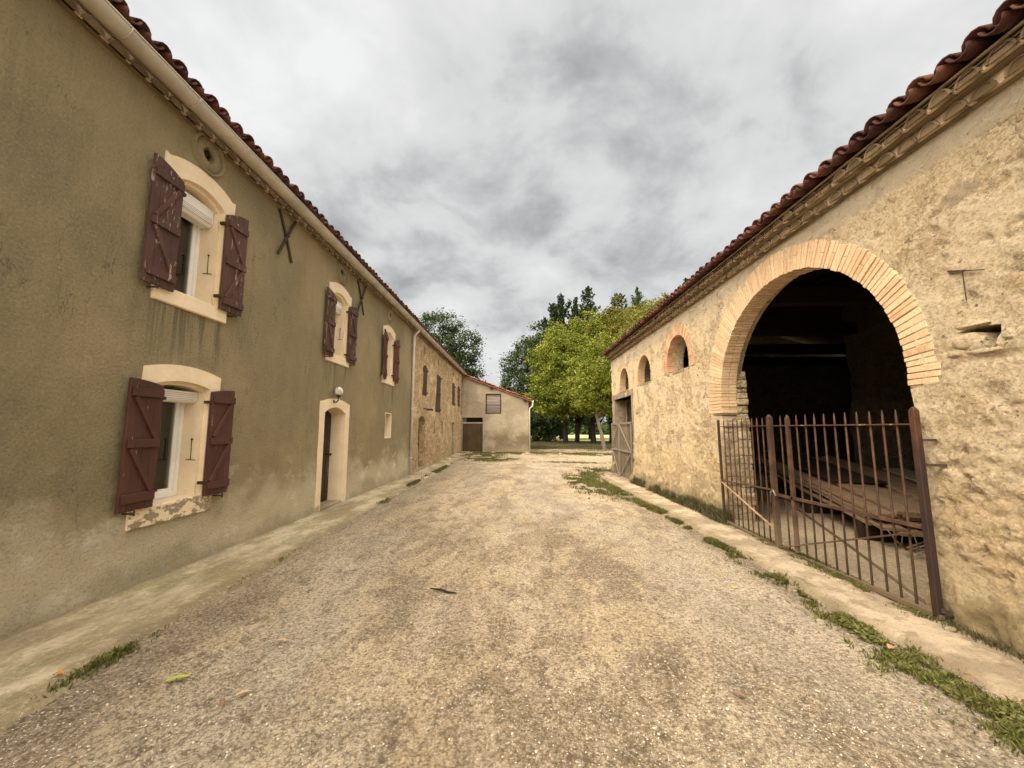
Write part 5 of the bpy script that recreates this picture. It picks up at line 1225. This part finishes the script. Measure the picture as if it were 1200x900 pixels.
# far hedge line and wood
def foliage_band(name, n, x0, x1, y0, y1, hmax, size, mat, kind='stuff'):
    x = RNG.uniform(x0, x1, n); y = RNG.uniform(y0, y1, n); hh = hmax * (0.55 + 0.45 * fbm(x, y * 0 + 2, 0.13, 4)); z = RNG.uniform(0, 1, n) ** 0.7 * np.maximum(hh, hmax * .25)
    nr = RNG.normal(size=(n, 3)) + [0, -0.6, 0.6]; nr /= np.linalg.norm(nr, axis=1)[:, None]
    V, F = quads(np.c_[x, y, z + 0.25], nr, RNG.uniform(.6, 1.4, n) * size, 0.7); return tag(npmesh(name, V, F, mat), kind=kind)
tag(foliage_band('distant_hedge', 26000, -40, 90, 96, 100, 3.2, 0.32, 'dkleaf'), 'far green hedge line beyond the pale field', 'hedge')
tag(foliage_band('distant_wood', 30000, -260, 320, 240, 262, 11, 1.1, 'dkleaf'), 'far low wood along the horizon behind the trees', 'wood')

# ------------------------------------------------------------------ grass, weeds, pebbles
def blades(name, X, Y, Z, h, w, mat, label, lean=0.5):
    n = len(X); a = RNG.uniform(0, 2 * np.pi, n); l = RNG.uniform(0, lean, n) * h; b_ = RNG.uniform(0, 2 * np.pi, n)
    dx, dy = np.cos(a) * w / 2, np.sin(a) * w / 2; lx, ly = np.cos(b_) * l, np.sin(b_) * l
    V = np.empty((n, 5, 3)); B = np.c_[X, Y, Z]
    V[:, 0] = B - np.c_[dx, dy, dx * 0]; V[:, 1] = B + np.c_[dx, dy, dx * 0]
    m1 = B + np.c_[lx * .35, ly * .35, h * .6]; V[:, 2] = m1 + np.c_[dx, dy, dx * 0] * .8; V[:, 4] = m1 - np.c_[dx, dy, dx * 0] * .8
    V[:, 3] = B + np.c_[lx, ly, h * .95]
    i = np.arange(n) * 5; F = np.c_[i, i + 1, i + 2, i + 4]; T = np.c_[i + 4, i + 2, i + 3]
    me = bpy.data.meshes.new(name); me.from_pydata(V.reshape(-1, 3).tolist(), [], F.tolist() + T.tolist())
    o = link(name, me, mat); return tag(o, label, 'grass' if 'weed' not in name else 'weeds', kind='stuff')
def scatter(n, x0, x1, y0, y1, dens):
    x = RNG.uniform(x0, x1, n); y = RNG.uniform(y0, y1, n); k = RNG.uniform(0, 1, n) < dens(x, y); return x[k], y[k]
# verge between gravel and right hand path
yq = 1.8 + 13.2 * RNG.uniform(0, 1, 150000) ** 1.7
cx_ = np.interp(yq, [1.8, 2.5, 3.2, 4.0, 5.0, 6.0, 8, 10.5, 15], [2.76, 2.68, 2.63, 2.70, 2.75, 2.72, 2.68, 2.5, 2.35])
wd = np.interp(yq, [1.8, 2.8, 3.6, 4.05, 4.6, 5.1, 5.6, 7, 9, 13], [0.24, 0.21, 0.13, 0.05, 0.12, 0.14, 0.08, 0.05, 0.14, 0.22])
xq = cx_ + RNG.normal(size=len(yq)) * wd * 0.62
k = RNG.uniform(0, 1, len(yq)) < np.clip(np.interp(yq, [1.8, 3.3, 3.6, 4.1, 4.5, 5.1, 5.5, 6.8, 7.4, 9], [.30, .22, .0, -.1, .18, .22, -.12, -.05, .15, .18]) + 1.0 * fbm(xq, yq, 2.3, 4, 0.7), 0.0, 1) * np.exp(-((xq - cx_) / (wd * 1.3)) ** 2)
xq, yq = xq[k], yq[k]; hq = RNG.uniform(0.012, 0.05, len(xq)) * (1 + 0.5 * (yq > 7))
blades('grass_verge', xq, yq, zyard(xq, yq), hq, RNG.uniform(0.006, 0.016, len(xq)), 'grass', 'green weedy grass strip between the gravel and the right hand path', 1.3)
# broad little leaves in the same verge
n = 5000; yb_ = 1.9 + 3.6 * RNG.uniform(0, 1, n) ** 1.5; cb_ = np.interp(yb_, [1.8, 2.5, 3.2, 4.0, 5.0, 6.0], [2.78, 2.70, 2.65, 2.70, 2.75, 2.72]); wb_ = np.interp(yb_, [1.8, 2.8, 3.6, 4.05, 4.6, 5.1, 5.5], [0.17, 0.14, 0.07, 0.02, 0.08, 0.08, 0.03])
xb_ = cb_ + RNG.normal(size=n) * wb_ * .6; kk = fbm(xb_, yb_, 2.4, 3) > 0.05; xb_, yb_ = xb_[kk], yb_[kk]
nr = RNG.normal(size=(len(xb_), 3)) * .45 + [0, 0, 1]; nr /= np.linalg.norm(nr, axis=1)[:, None]
V, F = quads(np.c_[xb_, yb_, zyard(xb_, yb_) + RNG.uniform(.01, .045, len(xb_))], nr, RNG.uniform(.009, .022, len(xb_)), .6)
tag(npmesh('weed_leaves', V, F, 'grass'), 'small broad green leaves in the near right verge', 'weeds', kind='stuff')
# tufts along the iron gate
xq = RNG.uniform(3.25, 3.58, 26000); yq = RNG.uniform(3.5, 7.6, 26000)
k = RNG.uniform(0, 1, len(xq)) < np.clip(0.12 + 1.6 * fbm(xq, yq, 2.6, 3) + 0.35 * np.exp(-((yq - 4.7) / 0.5) ** 2), 0, 1) * (1 - 0.6 * (xq < 3.34)); xq, yq = xq[k], yq[k]
blades('weeds_by_gate', xq, yq, G(xq, yq) + 0.0, RNG.uniform(.015, .06, len(xq)), RNG.uniform(.005, .014, len(xq)), 'grass', 'low green weeds growing along the foot of the iron gate', 1.2)
# dry dark weeds at the barn foot
xq = 3.6 - np.abs(RNG.normal(size=24000)) * 0.10 - 0.02; yq = RNG.uniform(7.0, 12.8, 24000)
k = RNG.uniform(0, 1, len(xq)) < np.clip(0.45 + 1.1 * fbm(xq, yq, 1.6, 3), 0, 1); xq, yq = xq[k], yq[k]
blades('dry_weeds', xq, yq, G(xq, yq) - 0.02, RNG.uniform(.04, .30, len(xq)) * np.clip(1.3 - (3.6 - xq) * 3.5, .3, 1), RNG.uniform(.008, .022, len(xq)), 'dryweed', 'dark dried weeds along the foot of the barn wall', 0.7)
xq = 3.6 - np.abs(RNG.normal(size=3000)) * 0.05 - 0.06; yq = RNG.uniform(1.8, 3.5, 3000)
blades('dry_weeds', xq, yq, G(xq, yq) - 0.02, RNG.uniform(.02, .09, len(xq)), RNG.uniform(.004, .012, len(xq)), 'dryweed', 'short dried weeds at the near foot of the barn wall', 0.9)
# patches in the yard and on the left pavement edge
PX = []
for cx_, cy_, rx, ry, n in ((1.7, 12.4, .22, 1.5, 3500), (2.15, 12.0, .25, 2.0, 3500), (3.0, 15.6, .5, 1.2, 4000), (-1.6, 20.5, 1.1, .9, 6000), (-3.12, 11.7, .06, .5, 1200), (-2.97, 8.8, .06, .22, 700), (-3.15, 15.5, .10, 1.8, 2600),
                        (-2.83, 2.85, .05, .28, 800), (-2.92, 4.7, .02, .5, 200), (-1.2, 24.6, 2.4, .8, 9000), (2.0, 24.3, 2.6, .7, 9000), (-2.2, 22.8, .9, .8, 3500), (4.4, 23.6, 1.5, .8, 7000), (2.4, 19.0, 1.2, .25, 1500)):
    x = cx_ + RNG.normal(size=n) * rx * .6; y = cy_ + RNG.normal(size=n) * ry * .6; k = fbm(x, y, 1.4 if ry > .4 else 5, 3) > -0.15; PX.append(np.c_[x[k], y[k]])
PX = np.concatenate(PX); PX = PX[~((PX[:, 1] > 25.9) & (PX[:, 0] < 0.7)) & ~((PX[:, 0] > 3.5) & (PX[:, 1] < 15.8))]; x, y = PX.T
blades('grass_patches', x, y, zyard(x, y) + np.where(x < -2.8, 0.02, 0), RNG.uniform(.01, .045, len(x)) * (1 + .6 * (y > 9)), RNG.uniform(.006, .014, len(x)) * (1 + (y > 9)), 'grass', 'thin olive green grass patches scattered over the far gravel', 1.2)
x, y = scatter(70000, -1, 16, 24.8, 46, lambda x, y: np.clip(0.5 + 1.0 * fbm(x, y, .7, 3), 0, 1) * ((x > 0.8) | (y < 25.8)) * np.clip((y - 24.4) * .5, 0, 1)); 
blades('grass_under_trees', x, y, G(x, y) - .03, RNG.uniform(.03, .08, len(x)), RNG.uniform(.02, .045, len(x)), 'dryweed', 'shaded rough grass under the walnut trees', 1.0)  # crown shade put into the colour by using the dark weed material
# loose gravel stones (near part)
ico = bmesh.new(); bmesh.ops.create_icosphere(ico, subdivisions=1, radius=1); iv = np.array([v.co[:] for v in ico.verts]); ifc = np.array([[v.index for v in f.verts] for f in ico.faces]); ico.free()
n = 30000; y = 1.3 + 6.5 * RNG.uniform(0, 1, n) ** 1.9; x = RNG.uniform(-1, 1, n) * np.minimum(y * 1.5, 2.85)
k = RNG.uniform(0, 1, n) < np.clip(0.5 + 1.3 * fbm(x, y * .6, .9, 3), 0.06, 1); x, y = x[k], y[k]; n = len(x)
sz = np.exp(RNG.normal(size=n) * .32) * 0.0042; sc = sz[:, None] * RNG.uniform(.6, 1.35, (n, 3)) * [1, 1, .6]
V = iv[None] * (1 + RNG.uniform(-.18, .18, (n, 12, 1))) * sc[:, None, :]; a = RNG.uniform(0, 6.28, n); ca, sa = np.cos(a)[:, None], np.sin(a)[:, None]
V = np.stack([V[..., 0] * ca - V[..., 1] * sa, V[..., 0] * sa + V[..., 1] * ca, V[..., 2]], -1) + np.c_[x, y, zyard(x, y) + sz * .15][:, None]
F = (ifc[None] + (np.arange(n) * 12)[:, None, None]).reshape(-1, 3)
tag(npmesh('loose_gravel', V.reshape(-1, 3), F, 'pebble'), 'loose pale gravel stones lying over the near yard', 'gravel', kind='stuff')

# ------------------------------------------------------------------ fallen leaves and a twig
def m_flat(name, c): 
    m = Mat(name, 0.6, 0.3); m.col(m.mix(m.rng(m.noise(60, 4, .6), .4, .7, 0, .5), c, tuple(q * .6 for q in c))); return m.done()
LC = {'green': m_flat('green_leaf', (0.30, 0.36, 0.03)), 'orange': m_flat('orange_leaf', (0.50, 0.20, 0.03)), 'brown': m_flat('brown_leaf', (0.20, 0.11, 0.06)), 'tan': m_flat('tan_leaf', (0.36, 0.26, 0.15)), 'pink': m_flat('pink_leaf', (0.38, 0.20, 0.13)), 'yellow': m_flat('yellow_leaf', (0.50, 0.42, 0.05))}
def leaf(x, y, L, w, a, col, label, zo=0.0, group=None):
    b = MB(); n = 7; vs = []
    for i in range(n):
        t = i / (n - 1); ww = w * math.sin(math.pi * (0.06 + 0.90 * t)) ** .8; 
        for q in (-1, 0, 1):
            px, py = (t - .5) * L, q * ww / 2
            vs.append((x + px * math.cos(a) - py * math.sin(a), y + px * math.sin(a) + py * math.cos(a), float(zyard(np.array(x), np.array(y))) + zo + .008 + abs(q) * .006 + 0.012 * math.sin(t * 3.1) + 0.003))
    fs = [(i * 3 + k, i * 3 + k + 1, i * 3 + k + 4, i * 3 + k + 3) for i in range(n - 1) for k in (0, 1)]
    o = b.add(vs, fs, True).build('fallen_leaf', LC[col], None, origin=(x, y, 0)); return tag(o, label, 'leaf', group)
leaf(-2.19, 2.68, .13, .036, 0.5, 'green', 'long bright green fallen leaf on the gravel at lower left')
leaf(-2.95, 2.66, .055, .04, 0.2, 'orange', 'small orange fallen leaf on the left pavement', .03)
leaf(-2.83, 2.86, .07, .03, 1.2, 'green', 'small green leaf in the moss at the left pavement edge', .01)
leaf(-1.66, 2.53, .09, .03, .6, 'tan', 'curled tan fallen leaf on the gravel right of the long green leaf')
leaf(-1.72, 2.44, .07, .03, 2.2, 'brown', 'dark brown curled leaf just in front of the curled tan leaf')
leaf(-1.79, 3.13, .09, .035, .1, 'tan', 'tan fallen leaf on the gravel below the nearest lower window')
leaf(-3.05, 2.33, .06, .04, .1, 'brown', 'brown fallen leaf on the pavement at the lower left corner', .03)
leaf(2.64, 3.08, .06, .05, .4, 'pink', 'round pinkish dead leaf in the near right verge', .03)
leaf(2.78, 2.72, .05, .035, 1.4, 'brown', 'brown dead leaf low in the near right verge', .04)
leaf(2.15, 4.25, .05, .03, 1.0, 'yellow', 'tiny yellow leaf on the gravel left of the grass verge')
for i, (x, y) in enumerate(((-.4, 7.2), (.45, 8.8), (1.25, 3.95), (0.62, 5.3), (-2.3, 6.4), (-1.1, 5.7), (1.7, 6.6), (0.1, 3.1), (-0.9, 9.6), (1.3, 2.6))):
    leaf(x, y, random.uniform(.04, .07), random.uniform(.02, .035), random.uniform(0, 3), 'brown', 'small dry brown leaf lying on the gravel yard', 0, 'dry leaves scattered on the yard')
def zg(x, y): return float(zyard(np.array(x), np.array(y)))
b = MB().tube([(-.92, 4.20, zg(-.92, 4.2) + .012), (-.80, 4.17, zg(-.8, 4.17) + .018), (-.72, 4.11, zg(-.72, 4.11) + .015), (-.64, 4.12, zg(-.64, 4.12) + .012)], [.004, .010, .011, .006], 8)
tag(b.build('twig', 'bark', None, origin=(-.8, 4.15, 0)), 'short crooked dark twig lying in the middle of the gravel', 'twig')
for x, y, r in ((3.40, 3.42, .04), (3.30, 3.25, .022), (1.55, 9.3, .03)):
    V = iv * (1 + RNG.uniform(-.2, .2, (12, 1))) * r * np.array([1.2, 1, .65]) + [x, y, zg(min(x, 2.8), y) + r * .4]
    tag(npmesh('loose_stone', V, ifc, 'concrete', origin=(x, y, 0)), {.04: 'pale loose stone against the foot of the near gate post', .022: 'small pale stone just left of the bigger stone at the gate post', .03: 'lone pale stone lying on the middle of the gravel'}[r], 'stone')
